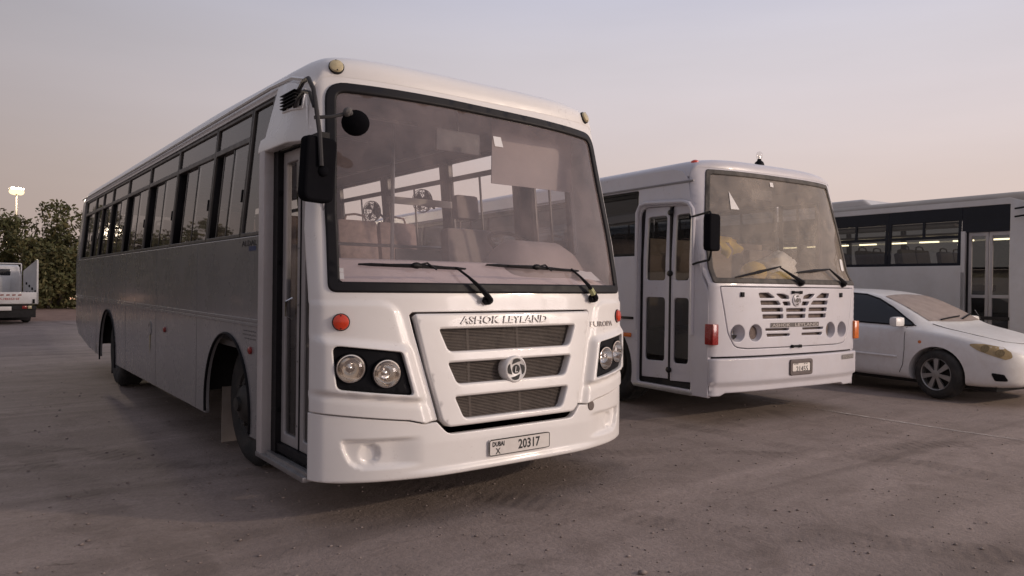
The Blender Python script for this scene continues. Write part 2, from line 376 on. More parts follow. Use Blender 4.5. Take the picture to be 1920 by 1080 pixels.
# ------------------------------------------------------------------ ground
def ground_mat(name, base, alt, dark):
    m, t, o = nodes_of(name); b = t.nodes.new('ShaderNodeBsdfPrincipled'); v = coords(t)
    n1 = tex_noise(t, .35, 6, .6, v, .4); n2 = tex_noise(t, 2.2, 8, .68, v, .5); n3 = tex_noise(t, 38, 5, .7, v)
    c = ramp_of(t, n1.outputs[0], .35, .66, base, alt)
    c0 = t.nodes.new('ShaderNodeTexCoord'); mp = t.nodes.new('ShaderNodeMapping'); mp.inputs['Rotation'].default_value = (0,0,rad(57)); mp.inputs['Scale'].default_value = (.16,1.5,1); t.links.new(c0.outputs['Object'], mp.inputs[0])
    st = tex_noise(t, 1.25, 7, .62, mp.outputs[0], .7)            # dragged, streaky wear along the drive direction
    c = mixc(t, ramp_of(t, st.outputs[0], .46, .70, (0,0,0), (.75,.75,.75)), c, tuple(x*1.34 for x in alt))
    mp2 = t.nodes.new('ShaderNodeMapping'); mp2.inputs['Rotation'].default_value = (0,0,rad(20)); mp2.inputs['Scale'].default_value = (.10,2.6,1); t.links.new(c0.outputs['Object'], mp2.inputs[0])
    tt = tex_noise(t, 1.0, 5, .55, mp2.outputs[0], .5); c = mixc(t, ramp_of(t, tt.outputs[0], .55, .70, (0,0,0), (.5,.5,.5)), c, tuple(x*.8 for x in dark))
    c = mixc(t, ramp_of(t, n2.outputs[0], .50, .72, (0,0,0), (.7,.7,.7)), c, dark)
    vo = t.nodes.new('ShaderNodeTexVoronoi'); vo.inputs['Scale'].default_value = 1.1; t.links.new(v, vo.inputs['Vector'])
    sp = tex_noise(t, 5.5, 4, .6, v, 1.2); c = mixc(t, ramp_of(t, sp.outputs[0], .66, .74, (0,0,0), (.75,.75,.75)), c, tuple(x*.45 for x in dark))
    c = mixc(t, ramp_of(t, n3.outputs[0], .35, .75, (.0,.0,.0), (.55,.55,.55)), c, tuple(x*.62 for x in base))
    def mth(op, a, b=None):
        n = t.nodes.new('ShaderNodeMath'); n.operation = op
        for i, q in enumerate((a,b)):
            if q is None: continue
            if isinstance(q,(int,float)): n.inputs[i].default_value = q
            else: t.links.new(q, n.inputs[i])
        return n.outputs[0]
    tread = 0
    for ang, offs in ((33,(-3.05,-1.2,.9)),(62,(-4.9,-3.1,1.6)),(8,(-2.6,-.75,4.4))):     # worn wheel tracks with tread ribs
        m3 = t.nodes.new('ShaderNodeMapping'); m3.vector_type = 'TEXTURE'; m3.inputs['Rotation'].default_value = (0,0,rad(ang)); t.links.new(c0.outputs['Object'], m3.inputs[0]); s3_ = t.nodes.new('ShaderNodeSeparateXYZ'); t.links.new(m3.outputs[0], s3_.inputs[0])
        wob = mth('MULTIPLY', mth('SUBTRACT', n1.outputs[0], .5), 1.1); vv = mth('ADD', s3_.outputs['X'], wob); rib = mth('SINE', mth('MULTIPLY', s3_.outputs['Y'], 70))
        for of in offs:
            d_ = mth('ABSOLUTE', mth('SUBTRACT', vv, of)); mk = t.nodes.new('ShaderNodeMapRange'); mk.interpolation_type = 'SMOOTHSTEP'; mk.inputs[1].default_value = .15; mk.inputs[2].default_value = .09; t.links.new(d_, mk.inputs[0])
            m_ = mth('MULTIPLY', mk.outputs[0], ramp_of(t, tt.outputs[0], .36, .60, (.05,.05,.05), (.8,.8,.8))); c = mixc(t, mth('MULTIPLY', m_, .55), c, tuple(x*.78 for x in dark))
            e_ = mth('MULTIPLY', m_, mth('MULTIPLY', rib, .25)); tread = e_ if isinstance(tread,int) else mth('ADD', tread, e_)
    sx = t.nodes.new('ShaderNodeSeparateXYZ'); t.links.new(v, sx.inputs[0]); ad0 = t.nodes.new('ShaderNodeMath'); ad0.operation = 'MULTIPLY_ADD'; ad0.inputs[1].default_value = 2.5; t.links.new(n2.outputs[0], ad0.inputs[0]); t.links.new(sx.outputs['Y'], ad0.inputs[2])
    soil = t.nodes.new('ShaderNodeMapRange'); soil.inputs[1].default_value = 25.0; soil.inputs[2].default_value = 26.2; t.links.new(ad0.outputs[0], soil.inputs[0])
    c = mixc(t, soil.outputs[0], c, ramp_of(t, n2.outputs[0], .35, .7, (.34,.22,.165), (.20,.125,.095)))
    t.links.new(c, b.inputs['Base Color']); b.inputs['Roughness'].default_value = .92; b.inputs['Specular IOR Level'].default_value = .25
    bp = t.nodes.new('ShaderNodeBump'); bp.inputs['Distance'].default_value = .009; bp.inputs['Strength'].default_value = .9
    ad = t.nodes.new('ShaderNodeMath'); ad.operation = 'MULTIPLY_ADD'; ad.inputs[1].default_value = 2.2
    t.links.new(n2.outputs[0], ad.inputs[0]); t.links.new(n3.outputs[0], ad.inputs[2]); t.links.new(mth('ADD', ad.outputs[0], tread), bp.inputs['Height'])
    t.links.new(bp.outputs[0], b.inputs['Normal']); t.links.new(b.outputs[0], o.inputs[0]); MATS[name] = m; return m
GROUND = ground_mat('dusty_yard', (.258,.206,.180), (.305,.246,.220), (.165,.127,.108))
def gz(x, y): return .018*noise.noise(Vector((x*.32,y*.32,3)))+.007*noise.noise(Vector((x*1.5,y*1.5,9)))
mb = MB(); ax = [-2600,-900,-300,-120,-60]+[-32+.5*i for i in range(0,105)]+[22,28,40,80,200,700,2600]
ay = [-2600,-900,-300,-120,-60,-30,-18]+[-10+.5*i for i in range(0,101)]+[44,52,70,110,220,700,2600]
vs = [(x, y, gz(x,y)-.012 if abs(x) < 40 and abs(y) < 45 else -.012) for y in ay for x in ax]; k = len(ax)
fs = [(j*k+i, j*k+i+1, (j+1)*k+i+1, (j+1)*k+i) for j in range(len(ay)-1) for i in range(k-1)]
mb.add(vs, fs); g0 = mb.build('ground', GROUND, ang=180, fix=False); g0['kind'] = 'structure'
# worn painted bay line
LINE = None
def line_mat():
    m, t, o = nodes_of('worn_line_paint'); v = coords(t); b = t.nodes.new('ShaderNodeBsdfPrincipled'); b.inputs['Base Color'].default_value = (.50,.45,.41,1); b.inputs['Roughness'].default_value = .85
    tr = t.nodes.new('ShaderNodeBsdfTransparent'); mx = t.nodes.new('ShaderNodeMixShader'); n = tex_noise(t, 7, 8, .75, v, .4); n2 = tex_noise(t, .9, 3, .5, v)
    ad = t.nodes.new('ShaderNodeMath'); ad.operation = 'MULTIPLY'; t.links.new(n.outputs[0], ad.inputs[0]); t.links.new(n2.outputs[0], ad.inputs[1])
    t.links.new(ramp_of(t, ad.outputs[0], .20, .34, (.05,.05,.05), (.8,.8,.8)), mx.inputs[0]); t.links.new(tr.outputs[0], mx.inputs[1]); t.links.new(b.outputs[0], mx.inputs[2]); t.links.new(mx.outputs[0], o.inputs[0]); return m
LINE = line_mat()
def painted_line(x0, y0, x1, y1, wd):
    mb = MB(); d = Vector((x1-x0,y1-y0)); n = int(d.length/.1); q = Vector((-d.y,d.x)).normalized()*wd/2; vs = []; fs = []
    for i in range(n+1):
        p = Vector((x0,y0))+d*(i/n)
        for s in (-1,1): e = p+q*s*(1+.25*noise.noise(Vector((p.x*4,p.y*4,s)))); vs.append((e.x, e.y, gz(e.x,e.y)-.012+.006))
    fs = [(2*i,2*i+1,2*i+3,2*i+2) for i in range(n)]; mb.add(vs, fs); o = mb.build('painted_line', LINE, ang=180, fix=False); o['kind'] = 'structure'; return o
painted_line(6.40,-5.5,6.34,1.3,.055)
# pebbles and grit: nobody could count them
PEB = mat('grit', (.25,.205,.185), .95, var=.5, scale=20)
mb = MB()
ico = [(0,0,1),(.9,0,.2),(.28,.85,.2),(-.72,.52,.15),(-.72,-.52,.2),(.28,-.85,.15),(.5,.5,-.6),(-.5,.4,-.6),(0,-.6,-.6)]
icf = [(0,1,2),(0,2,3),(0,3,4),(0,4,5),(0,5,1),(1,6,2),(2,7,3),(3,7,4),(4,8,5),(5,8,1),(6,7,2),(7,8,4),(6,1,8),(6,8,7)]
for i in range(2600):
    d = 1.6+abs(random.gauss(0,1))*5.5; a = YAW+random.uniform(-.72,.72); x = -1.6+d*math.sin(a); y = -3.96+d*math.cos(a)
    r = random.choice([.003,.004,.005,.006,.008,.011])*random.uniform(.7,1.3); c = random.random()*6; ca, sa = math.cos(c), math.sin(c)
    if random.random() < .012: r *= 2
    mb.add([(x+r*(p[0]*ca-p[1]*sa)*1.3, y+r*(p[0]*sa+p[1]*ca), gz(x,y)-.012+r*(p[2]*.55+.25)) for p in ico], icf)
o = mb.build('gravel', PEB, ang=180, fix=False); tag(o, 'loose grit and pebbles scattered over the dusty yard', 'gravel', kind='stuff')

# ------------------------------------------------------------------ shared bus pieces
def wheel(parent, x, y, R=.475, wd=.27, side=-1, rimr=.27, dish=.06, steer=0, rimm=None):
    w_ = empty('wheel', (x, y, R), steer, parent); s = side
    mb = MB(); h = wd
    mb.lathe([(rimr,-.0),(rimr+.03,.012),(R*.80,.022),(R*.93,.008),(R*.985,-.025),(R,-.05),(R,-h+.05),(R*.985,-h+.025),(R*.93,-h),(R*.8,-h-.01),(rimr,-h)], (0,0,0), (s,0,0), 48)
    for k in range(44):                                  # tread blocks on the shoulders
        a = 2*PI*k/44; M = Matrix.Rotation(a,4,'X')
        for xo in (-.06,-h+.06): mb.box(s*xo-.028, s*xo+.028, -.022, .022, R-.006, R+.004, M=M)
    mb.build('tyre', TYRE, w_, ang=40)
    mb = MB(); mb.lathe([(rimr+.012,.004),(rimr-.005,.008),(rimr-.02,-.02),(rimr-.03,-.05),(rimr-.05,-dish-.01),(.17,-dish),(.14,-dish+.03),(.12,-dish+.055),(.055,-dish+.075),(.05,-dish+.1),(.001,-dish+.105)], (0,0,0), (s,0,0), 40)
    for k in range(8):
        a = 2*PI*k/8; mb.lathe([(.016,-dish),(.016,-dish+.04),(.001,-dish+.045)], (0,.155*math.cos(a),.155*math.sin(a)), (s,0,0), 8)
    mb.build('rim', rimm or HUB, w_, ang=40)
    return w_
def window(parent, S, out, y0, y1, zb, zt, tr, rear_gap=.2, panes=2, gm=None, fm=None, d=.02):
    """one side window: frame with a fixed upper light and two sliding panes below"""
    gm = gm or GLASS_W; fm = fm or FRAME; f = .028; tf = .022
    holes = [rpoly([(y0+f,zb+f),(y1-f,zb+f),(y1-f,tr-tf),(y0+f,tr-tf)], .012, 2)]
    if tr < zt-.05: holes.append(rpoly([(y0+f,tr+tf),(y1-f,tr+tf),(y1-f,zt-f),(y0+f,zt-f)], .012, 2))
    fr = panel('window', [(y0,zb),(y1,zb),(y1,zt),(y0,zt)], holes, S, fm, parent, g=.3, t=.05, r=.004, out=out, off=-.008, bg=.2)
    if len(holes) > 1: sheet('pane', [(y0+f,tr+tf),(y1-f,tr+tf),(y1-f,zt-f),(y0+f,zt-f)], S, gm, fr, g=.4, out=out, off=-.022)
    a, b = y0+f, y1-f; L_ = b-a; z0, z1 = zb+f, tr-tf
    if panes == 1: sheet('pane', [(a,z0),(b,z0),(b,z1),(a,z1)], S, gm, fr, g=.4, out=out, off=-.022)
    else:
        g1 = rear_gap; mid = a+L_*(1-g1)*.52
        sheet('pane', [(a,z0),(mid+.02,z0),(mid+.02,z1),(a,z1)], S, gm, fr, g=.4, out=out, off=-.02)
        sheet('pane', [(mid-.02,z0),(b-L_*g1,z0),(b-L_*g1,z1),(mid-.02,z1)], S, gm, fr, g=.4, out=out, off=-.035)
        for (c, of) in ((mid+.012,-.016),(b-L_*g1-.008,-.031),(a+.01,-.016)):
            panel('sash_bar', [(c-.011,z0),(c+.011,z0),(c+.011,z1),(c-.011,z1)], [], S, fm, fr, g=.5, t=.012, r=.002, out=out, off=of, bg=.3)
        mb = MB(); zc = (z0+z1)/2-.1; panel('', [(a+.012,zc),(a+.03,zc),(a+.03,zc+.09),(a+.012,zc+.09)], [], S, None, g=.5, t=.014, r=.003, out=out, off=-.002, mb=mb); mb.build('latch', DARK, fr, fix=False)
    return fr
_seat = {}
def seat_mesh(w_=.92):
    if w_ in _seat: return _seat[w_]
    mb = MB(); M = Matrix.Rotation(rad(-10),4,'X')
    mb.box(-w_/2, w_/2, -.22, .24, .38, .50, .04)
    n = 2 if w_ > .6 else 1; bw = w_/n
    for k in range(n):
        x0 = -w_/2+k*bw; mb.box(x0+.01, x0+bw-.01, -.05, .05, 0, .66, .045, M=Matrix.Translation((0,.24,.44)) @ M)
    mb.box(-w_/2+.03, -w_/2+.07, -.15, .2, 0, .4); mb.box(w_/2-.07, w_/2-.03, -.15, .2, 0, .4)
    for k in range(n):
        x0 = -w_/2+k*bw+bw*.22; x1 = x0+bw*.56
        mb.tube([Vector((x0,.36,1.06)),Vector((x0+.03,.37,1.14)),Vector(((x0+x1)/2,.375,1.155)),Vector((x1-.03,.37,1.14)),Vector((x1,.36,1.06))], .012, 6)
    me = mb.build('seat', SEAT).data; o = bpy.data.objects[-1]
    for q in list(bpy.data.objects):
        if q.type == 'MESH' and q.data == me: bpy.data.objects.remove(q)
    _seat[w_] = me; return me
def seats(parent, rows, xs, zf, w_=.92, m=None):
    me = seat_mesh(w_)
    if m: me = me.copy(); me.materials.clear(); me.materials.append(m)
    for y in rows:
        for x in xs:
            o = link('seat', me, None, parent); o.location = (x, y, zf)
def corner_top(W, X, zt, R): # rounded top corners of a front mask
    l = []; xi = X(zt)
    for i in range(7):
        a = PI/2*i/6; l.append((xi+R-R*math.cos(a), zt-R+R*math.sin(a)))
    return l
def roof(parent, W, X, z0, h, yf, y1, m, name='roof', fr=.6, rr=.35, pw=5, R=.12, nf=1):
    """domed roof: height field over the plan, rounded at the eaves, the front and the rear"""
    xi = X(z0); na, nb = 48, 76; V = []; F = []
    def pt(x, s):
        d = max(0,min(x-xi, W-xi-x)); dr = R-math.sqrt(max(0,R*R-max(0,R-d)**2)); y0 = yf(x, z0-dr); Ly = y1-y0; a = abs(x-W/2)/(W/2-xi)
        q = max(0,1-(1-min(1,max(0,s)/fr))**2.8)**(1/2.8)*math.sqrt(max(0,1-(1-min(1,max(0,Ly-s)/rr))**2))
        return Vector((x, y0+s, z0-dr*(1-ss(s,0,.55))+h*(nf+(1-nf)*ss(s,.1,2.6))*math.sqrt(max(0,1-min(1,a)**pw))*q))
    for j in range(nb+1):
        t = j/nb
        for i in range(na+1):
            x = W/2-(W/2-xi)*math.cos(PI*i/na); Ly = y1-yf(x,z0)
            s = .8*(1-math.cos(PI*.5*t/.4)) if t < .4 else .8+(Ly-1.2)*(t-.4)/.4 if t < .8 else (Ly-.4)+.4*math.sin(PI*.5*(t-.8)/.2)
            V.append(pt(x, s))
    k = na+1
    for j in range(nb):
        for i in range(na): F.append((j*k+i, j*k+i+1, (j+1)*k+i+1, (j+1)*k+i))
    mb = MB(); mb.add(V, F); o = mb.build(name, m, parent, ang=180, fix=False); o['pt'] = 0; del o['pt']; ROOF[o.name] = pt; return o
ROOF = {}

# ------------------------------------------------------------------ BUS 1 (foreground)
B1 = empty('bus'); tag(B1, 'largest white bus in the foreground, three-slot front grille and number plate 20317', 'bus', 'white buses parked in the yard')
W1 = 2.5; ZT = 2.66
def X1(z): return .1*max(0,z-1.70) if z > 1.72 else .1*max(0,(z-1.68))**2*12.5*.0+ .1*max(0,z-1.70)
def front_base(x, z):
    hw = W1/2-X1(z); u = min(1.12, abs(x-W1/2)/hw)
    B = interp(z, [(.45,.29),(1.2,.225),(1.5,.21),(2.66,.13)])
    return -B*(1-u**4)+.045*max(0,(u-.95)/.05)**2+.18*max(0,z-1.38)+.012*ss(z,1.30,1.40)
def xin(z): return .495+(1.18-z)*.265
def relief1(x, z):
    xm = min(x, W1-x); d = 0
    if .5 < z < 1.32:
        zl = 1.088-.13*xm; zc = .772-.11*xm; xi = xin(z); ed = ss(xi-xm, .0, .07)
        d -= .034*ss(zl-z, -.012, .035)*ss(z-zc, -.007, .009)*ed*ss(xm, -.02, .05)
        d -= .016*ss(1.292-z-.9*max(0,xm-.34)**2*4, 0, .028)*ed
        d -= .010*ss(zc-z, .015, .05)*ed
    return d
def F1(x, z): return (x, front_base(x,z)+relief1(x,z), z)
def Fp(x, z): return (x, front_base(x,z), z)
def seam(xm): return .655-.115*min(xm,.66)-.02*ss(xm,.5,.66)
# front skin (mask) with the windscreen opening
half = .725; cx = W1/2
zz = [.70,.9,1.1,1.3,1.5,1.7,1.9,2.1,2.3,2.45]
left = [(X1(z), z) for z in zz]+corner_top(W1, X1, ZT, .12); gl = [(cx-.563,.583),(cx-.640,.88),(cx-.70,1.10),(cx-half,1.205)]
ol = [(0.0,.655)]+[(x, seam(x)) for x in (.1,.2,.3,.4,.5,.6)]+[(cx-.572,.579)]+gl+[(cx-half+.02,1.222),(cx+half-.02,1.222)]
ol += [(2*cx-x,z) for x,z in gl[::-1]]+[(cx+.572,.579)]+[(W1-x, seam(x)) for x in (.6,.5,.4,.3,.2,.1)]+[(W1,.655)]
ol += [(W1-x,z) for x,z in left]+[(x,z) for x,z in left[::-1]]
WSO = rpoly([(.082,1.335),(W1-.082,1.335),(W1-.095,1.8),(W1-.125,2.15),(W1-.155,2.572),(cx+.45,2.592),(cx-.3,2.606),(.155,2.602),(.125,2.15),(.095,1.8)], [.05,.05,.3,.3,.13,.5,.5,.13,.3,.3], 7)
def hl_poly(mir=False, e=0):
    p = rpoly([(.083-e,1.036+e),(.455+e,.996+e),(.520+e,.742-e),(.106-e,.786-e)], [.035,.035,.02,.035], 5)
    return [(W1-x,z) for x,z in p] if mir else p
WSH = offset(orient(WSO), .02)
skin = panel('front_panel', ol, [WSH, hl_poly(), hl_poly(True)], F1, WHITE_F, B1, g=.017, t=.035, r=.005, bg=.017)
# rubber seal and windscreen
WSI = offset(orient(WSO), .062)
seal = panel('windscreen_seal', WSO, [WSI], Fp, RUBBER, B1, g=.05, t=.03, r=.011, off=.013, bg=.03)
ws = sheet('windscreen', offset(orient(WSO), .05), Fp, GLASS_WS, B1, g=.06, off=-.004)
# stickers on the glass
sheet('sticker', [(.128,1.452),(.168,1.452),(.168,1.475),(.128,1.475)], Fp, STICK, ws, g=.2, off=.0015)
sheet('sticker', [(.128,1.412),(.168,1.412),(.168,1.450),(.128,1.450)], Fp, STICK, ws, g=.2, off=.0015)
sheet('sticker', [(1.30,2.33),(1.37,2.33),(1.36,2.40),(1.295,2.40)], Fp, STICK, ws, g=.2, off=.0015)
# bumper
def relief_b(x, z):
    xm = min(x, W1-x); d = -.012
    zin = interp(z, [(.330,.262),(.345,.215),(.37,.182),(.44,.152),(.494,.143)])
    inb = ss(xm, zin-.004, zin+.016)*ss(.494-z, 0, .007)*ss(z, .328, .350)*(1-ss(xm,.40,.60))
    d += .036*inb
    r = math.hypot(xm-.292, (z-.412)); d += .026*(1-ss(r,.052,.058))*ss(xm,.22,.30)
    d -= .012*(1-ss(z,.285,.300))*(1-ss(abs(x-cx),.55,.85))
    d += .02*(1-ss(z,.245,.262))
    return d
def FB(x, z): return (x, front_base(x,z)+relief_b(x,z), z)
g_ = .004
bo = [(0.0,.652-g_)]+[(x, seam(x)-g_-.004) for x in (.1,.2,.3,.4,.5,.6)]+[(cx-.575,.571)]
bo += rpoly([(cx-.568,.566),(cx-.50,.493),(cx+.50,.493),(cx+.568,.566)], [.0,.09,.09,0], 6)
bo += [(cx+.575,.571)]+[(W1-x, seam(x)-g_-.004) for x in (.6,.5,.4,.3,.2,.1)]+[(W1,.652-g_)]
bo += [(W1,.26),(W1-.12,.247),(cx+.5,.247),(cx,.247),(cx-.5,.247),(.12,.247),(0,.26)]
bump = panel('bumper', bo, [], FB, WHITE_F, B1, g=.0125, t=.05, r=.006, bg=.0125)
# grille panel with three slots
def PG(x, z): return (x, front_base(x,z)-.018-.010*ss(1.24-z,0,.06), z)
gp = rpoly([(cx-.706,1.216),(cx-.630,.88),(cx-.548,.58),(cx-.50,.537),(cx+.50,.537),(cx+.548,.58),(cx+.630,.88),(cx+.706,1.216)], [.02,.6,.05,.05,.05,.05,.6,.02], 6)
def slot(z0, z1, w0, w1): return rpoly([(cx-w0,z1),(cx+w0,z1),(cx+w1,z0),(cx-w1,z0)], [.012,.012,.05,.05], 6)
slots = [slot(.985,1.122,.545,.485), slot(.788,.918,.492,.432), slot(.578,.712,.452,.392)]
e_r = .087
gpan = panel('grille_panel', gp, slots, PG, WHITE_F, B1, g=.026, t=.06, r=.012, bg=.026)
for (z0,z1) in ((.975,1.13),(.78,.925),(.57,.72)):
    mb = MB(); k = 0; z = z0
    while z < z1:
        pts = [Vector(PG(cx+.56*q,z))+Vector((0,.055,0)) for q in (-1,-.66,-.33,0,.33,.66,1)]; mb.tube(pts, .0028, 4); z += .0092
    for q in (-.55,.15): mb.tube([Vector(PG(cx+.56*q,z0))+Vector((0,.075,0)), Vector(PG(cx+.56*q,z1))+Vector((0,.075,0))], .012, 4)
    mb.build('grille_mesh', mat('grille_wire', (.115,.092,.078), .6, var=.3, scale=30, dust=.4, dcol=(.17,.13,.11)), gpan, fix=False)
mb = MB(); mb.box(cx-.6,cx+.6,-.10,-.08,.5,1.2); mb.build('radiator', mat('radiator_core', (.05,.04,.036), .8, var=.4, scale=14), gpan)
# emblem
em = MB(); ec = (cx+.0,.853); yb = PG(cx,.853)[1]
em.lathe([(.001,.016),(.070,.016),(.074,.020),(.080,.019),(.086,.010),(.088,-.06)], (ec[0],yb,ec[1]), (0,-1,0), 44); emo = em.build('emblem', WHITE_F, gpan, ang=50)
mb = MB(); fy = yb-.016
def disc_pt(a, r): return (ec[0]+r*math.cos(a), ec[1]+r*math.sin(a))
mb.lathe([(.030,.0),(.030,.003),(.001,.003)], (ec[0],fy+.001,ec[1]), (0,-1,0), 28)
for k in range(4):
    a0 = k*PI/2+.95; pl_ = [disc_pt(a0+.00,.062)]+[disc_pt(a0+t*.95,.066+.003*math.sin(t*PI)) for t in (.25,.5,.75,1)]+[disc_pt(a0+1.40,.046),disc_pt(a0+.9,.040),disc_pt(a0+.45,.046)]
    mb.prism(pl_, 0, .003, lambda a,b,d: (a, fy-.0012-d, b))
mb.build('emblem_mark', INK, emo, ang=20)
def FE(x, z): return (x, fy-.004, z)
letter('emblem_letter', 'L', ec[0]-.011, ec[0]+.011, ec[1]-.019, ec[1]+.019, FE, WHITE_F, emo, .002, slant=.25)
for wd_, x0_, x1_ in (('ASHOK',cx-.40,cx-.105),('LEYLAND',cx-.075,cx+.29)):
    letter('lettering', wd_, x0_, x1_, 1.146, 1.194, PG, mat('letter_edge', (.27,.24,.23), .5), gpan, .003, off=.001, bold=.03, slant=.03); letter('lettering', wd_, x0_+.004, x1_-.001, 1.150, 1.192, PG, WHITE_F, gpan, .003, off=.005, bold=.004, slant=.03)
letter('lettering', 'EUROPA', 1.985, 2.255, 1.10, 1.138, F1, GREYTXT, skin, .004)
# roof, gutter
rf = roof(B1, W1, X1, ZT-.020, .235, lambda x,z: front_base(x,z)-.0015, 9.9, WHITE_F, fr=.42, pw=12, nf=.80)
mb = MB()
for s in (0,1):
    fx = lambda x: W1-x if s else x
    mb.tube(([] if s else [(fx(.085),.20,2.575),(fx(.075),.32,2.622),(fx(.072),.50,2.668)])+[(fx(.075),.9,2.688),(fx(.078),5,2.688),(fx(.078),9.8,2.688)], .013, 6)
mb.build('gutter', WHITE, rf)
rpt = ROOF[rf.name]
# headlamps
for mir in (False, True):
    def mx(x): return W1-x if mir else x
    def HS(x, z): return (x, front_base(x,z)+.004-.028*ss(min(x,W1-x),.02,.12), z)
    hz = panel('headlamp_housing', hl_poly(mir,-.004), [circ(mx(.183),.905,.082,30), circ(mx(.372),.872,.082,30)], HS, DARK, B1, g=.03, t=.06, r=.008, bg=.02)
    for (lx, lz) in ((.183,.905),(.372,.872)):
        p = Vector(HS(mx(lx),lz)); nrm = Vector((( .30 if mir else -.30)*(1 if lx < .3 else .6),-1,0)).normalized()
        mb = MB(); mb.lathe([(.080,.012),(.074,.013),(.071,.004),(.066,-.018),(.05,-.045),(.03,-.06),(.012,-.064),(.012,-.03),(.001,-.026)], p, nrm, 36); hl = mb.build('headlamp', BULB, hz, ang=50)
        mb = MB(); mb.lathe([(.086,-.01),(.086,.010),(.078,.012),(.078,-.01)], p, nrm, 36); mb.build('lamp_rim', DARK, hz)
        mb = MB(); mb.lathe([(.074,.012),(.06,.022),(.035,.029),(.001,.032)], p, nrm, 32); mb.build('lens', LENS, hz, ang=80)
    # side marker lamps: orange-red disc by the headlamp, cream disc on the forehead
    for nm, lx, lz, r_, mt, S_ in (('marker_lamp',.140,1.167,.045,RED,F1),('marker_lamp',.225,2.685,.042,CREAM,None)):
        if S_: p = Vector(S_(mx(lx),lz)); nrm = surfn(S_, mx(lx), lz)
        else:
            p = rpt(mx(lx),.008); nrm = (rpt(mx(lx)+.01,.008)-rpt(mx(lx)-.01,.008)).cross(rpt(mx(lx),.016)-rpt(mx(lx),.003)).normalized()
        mb = MB(); mb.lathe([(r_,-.03),(r_,.012),(r_*.93,.020),(r_*.6,.026),(.001,.028)], p, nrm, 28); ml = mb.build(nm, mt, B1, ang=40)
        mb = MB(); mb.lathe([(r_+.005,-.03),(r_+.005,.006),(r_+.001,.008),(r_+.001,-.03)], p, nrm, 28)
        tv = nrm.cross(Vector((1,0,0))).normalized()
        for q in (-1,1): mb.lathe([(.006,.012),(.006,.022),(.001,.024)], p+tv*(q*r_*.78), nrm, 8)
        mb.build('lamp_rim', RUBBER, ml)
# oval blank and number plate
p = Vector(FB(1.945,.553)); nn = surfn(FB,1.945,.553); mb = MB(); mb.lathe([(.034,-.01),(.034,.003),(.03,.006),(.001,.006)], p, nn, 24); mb.build('blanking_plug', mat('plug_brown', (.13,.1,.09), .6), bump)
pl1 = panel('number_plate', rpoly([(1.035,.325),(1.525,.325),(1.525,.425),(1.035,.425)], .012, 3), [], FB, PLATE, B1, g=.05, t=.012, r=.002, off=.016)
pf = rpoly([(1.035,.325),(1.525,.325),(1.525,.425),(1.035,.425)], .014, 3)
panel('plate_border', pf, [offset(orient(pf), .0045)], FB, INK, pl1, g=.05, t=.012, r=.0012, off=.0175, bg=.05)
letter('lettering', '20317', 1.262, 1.440, .345, .408, FB, INK, pl1, .001, off=.0165, bold=.022); letter('lettering', 'X', 1.082, 1.120, .334, .371, FB, INK, pl1, .001, off=.0165, bold=.012)
letter('lettering', 'DUBAI', 1.058, 1.150, .381, .412, FB, INK, pl1, .001, off=.0165, bold=.035)
# wipers: pivot, arm, blade
def wiper(piv, tip, b0, b1, tape=False):
    P = lambda x,z,d: Vector(Fp(x,z))+surfn(Fp,x,z)*d
    wp = empty('wiper', (0,0,0), 0, B1)
    mb = MB(); p = P(*piv,.0); n_ = surfn(Fp,*piv); mb.lathe([(.03,-.02),(.028,.03),(.02,.05),(.001,.052)], p, n_, 16); mb.ball(P(piv[0]-.035,piv[1]-.004,.03), .016); mb.build('pivot', DARK, wp)
    mb = MB(); A = [P(piv[0]+(tip[0]-piv[0])*t, piv[1]+(tip[1]-piv[1])*t, .045+.02*math.sin(PI*t)-.012*t) for t in (0,.15,.4,.7,1)]; mb.tube(A, [.021,.018,.013,.008,.007], 6); mb.build('arm', DARK, wp)
    mb = MB(); k = 10; B_ = [(b0[0]+(b1[0]-b0[0])*i/k, b0[1]+(b1[1]-b0[1])*i/k) for i in range(k+1)]
    mb.tube([P(*q,.022) for q in B_], [.005]+[.010]*(k-1)+[.005], 6); mb.tube([P(*q,.010) for q in B_], .005, 4); mb.tube([P(*q,.036) for q in B_[2:9]], [.005,.008,.011,.014,.011,.008,.005], 6)
    c = ((b0[0]+b1[0])/2-.01,(b0[1]+b1[1])/2); mb.ball(P(*c,.045), .022, 8, 6, (1.7,1,.9)); mb.tube([P(c[0],c[1],.06),P(c[0]+.06,c[1]+.012,.062),P(c[0]+.13,c[1]-.02,.04)], .006, 5); mb.build('blade', RUBBER, wp)
    if tape:
        mb = MB(); mb.tube([A[0]+(A[2]-A[0])*.35, A[0]+(A[2]-A[0])*.75], [.0225,.019], 7); mb.build('tape', mat('yellow_green_tape', (.45,.46,.22), .5, var=.3, scale=40), wp)
wiper((1.065,1.290),(.845,1.485),(.245,1.495),(.92,1.482)); wiper((2.005,1.300),(1.80,1.50),(1.085,1.512),(1.885,1.490), True)

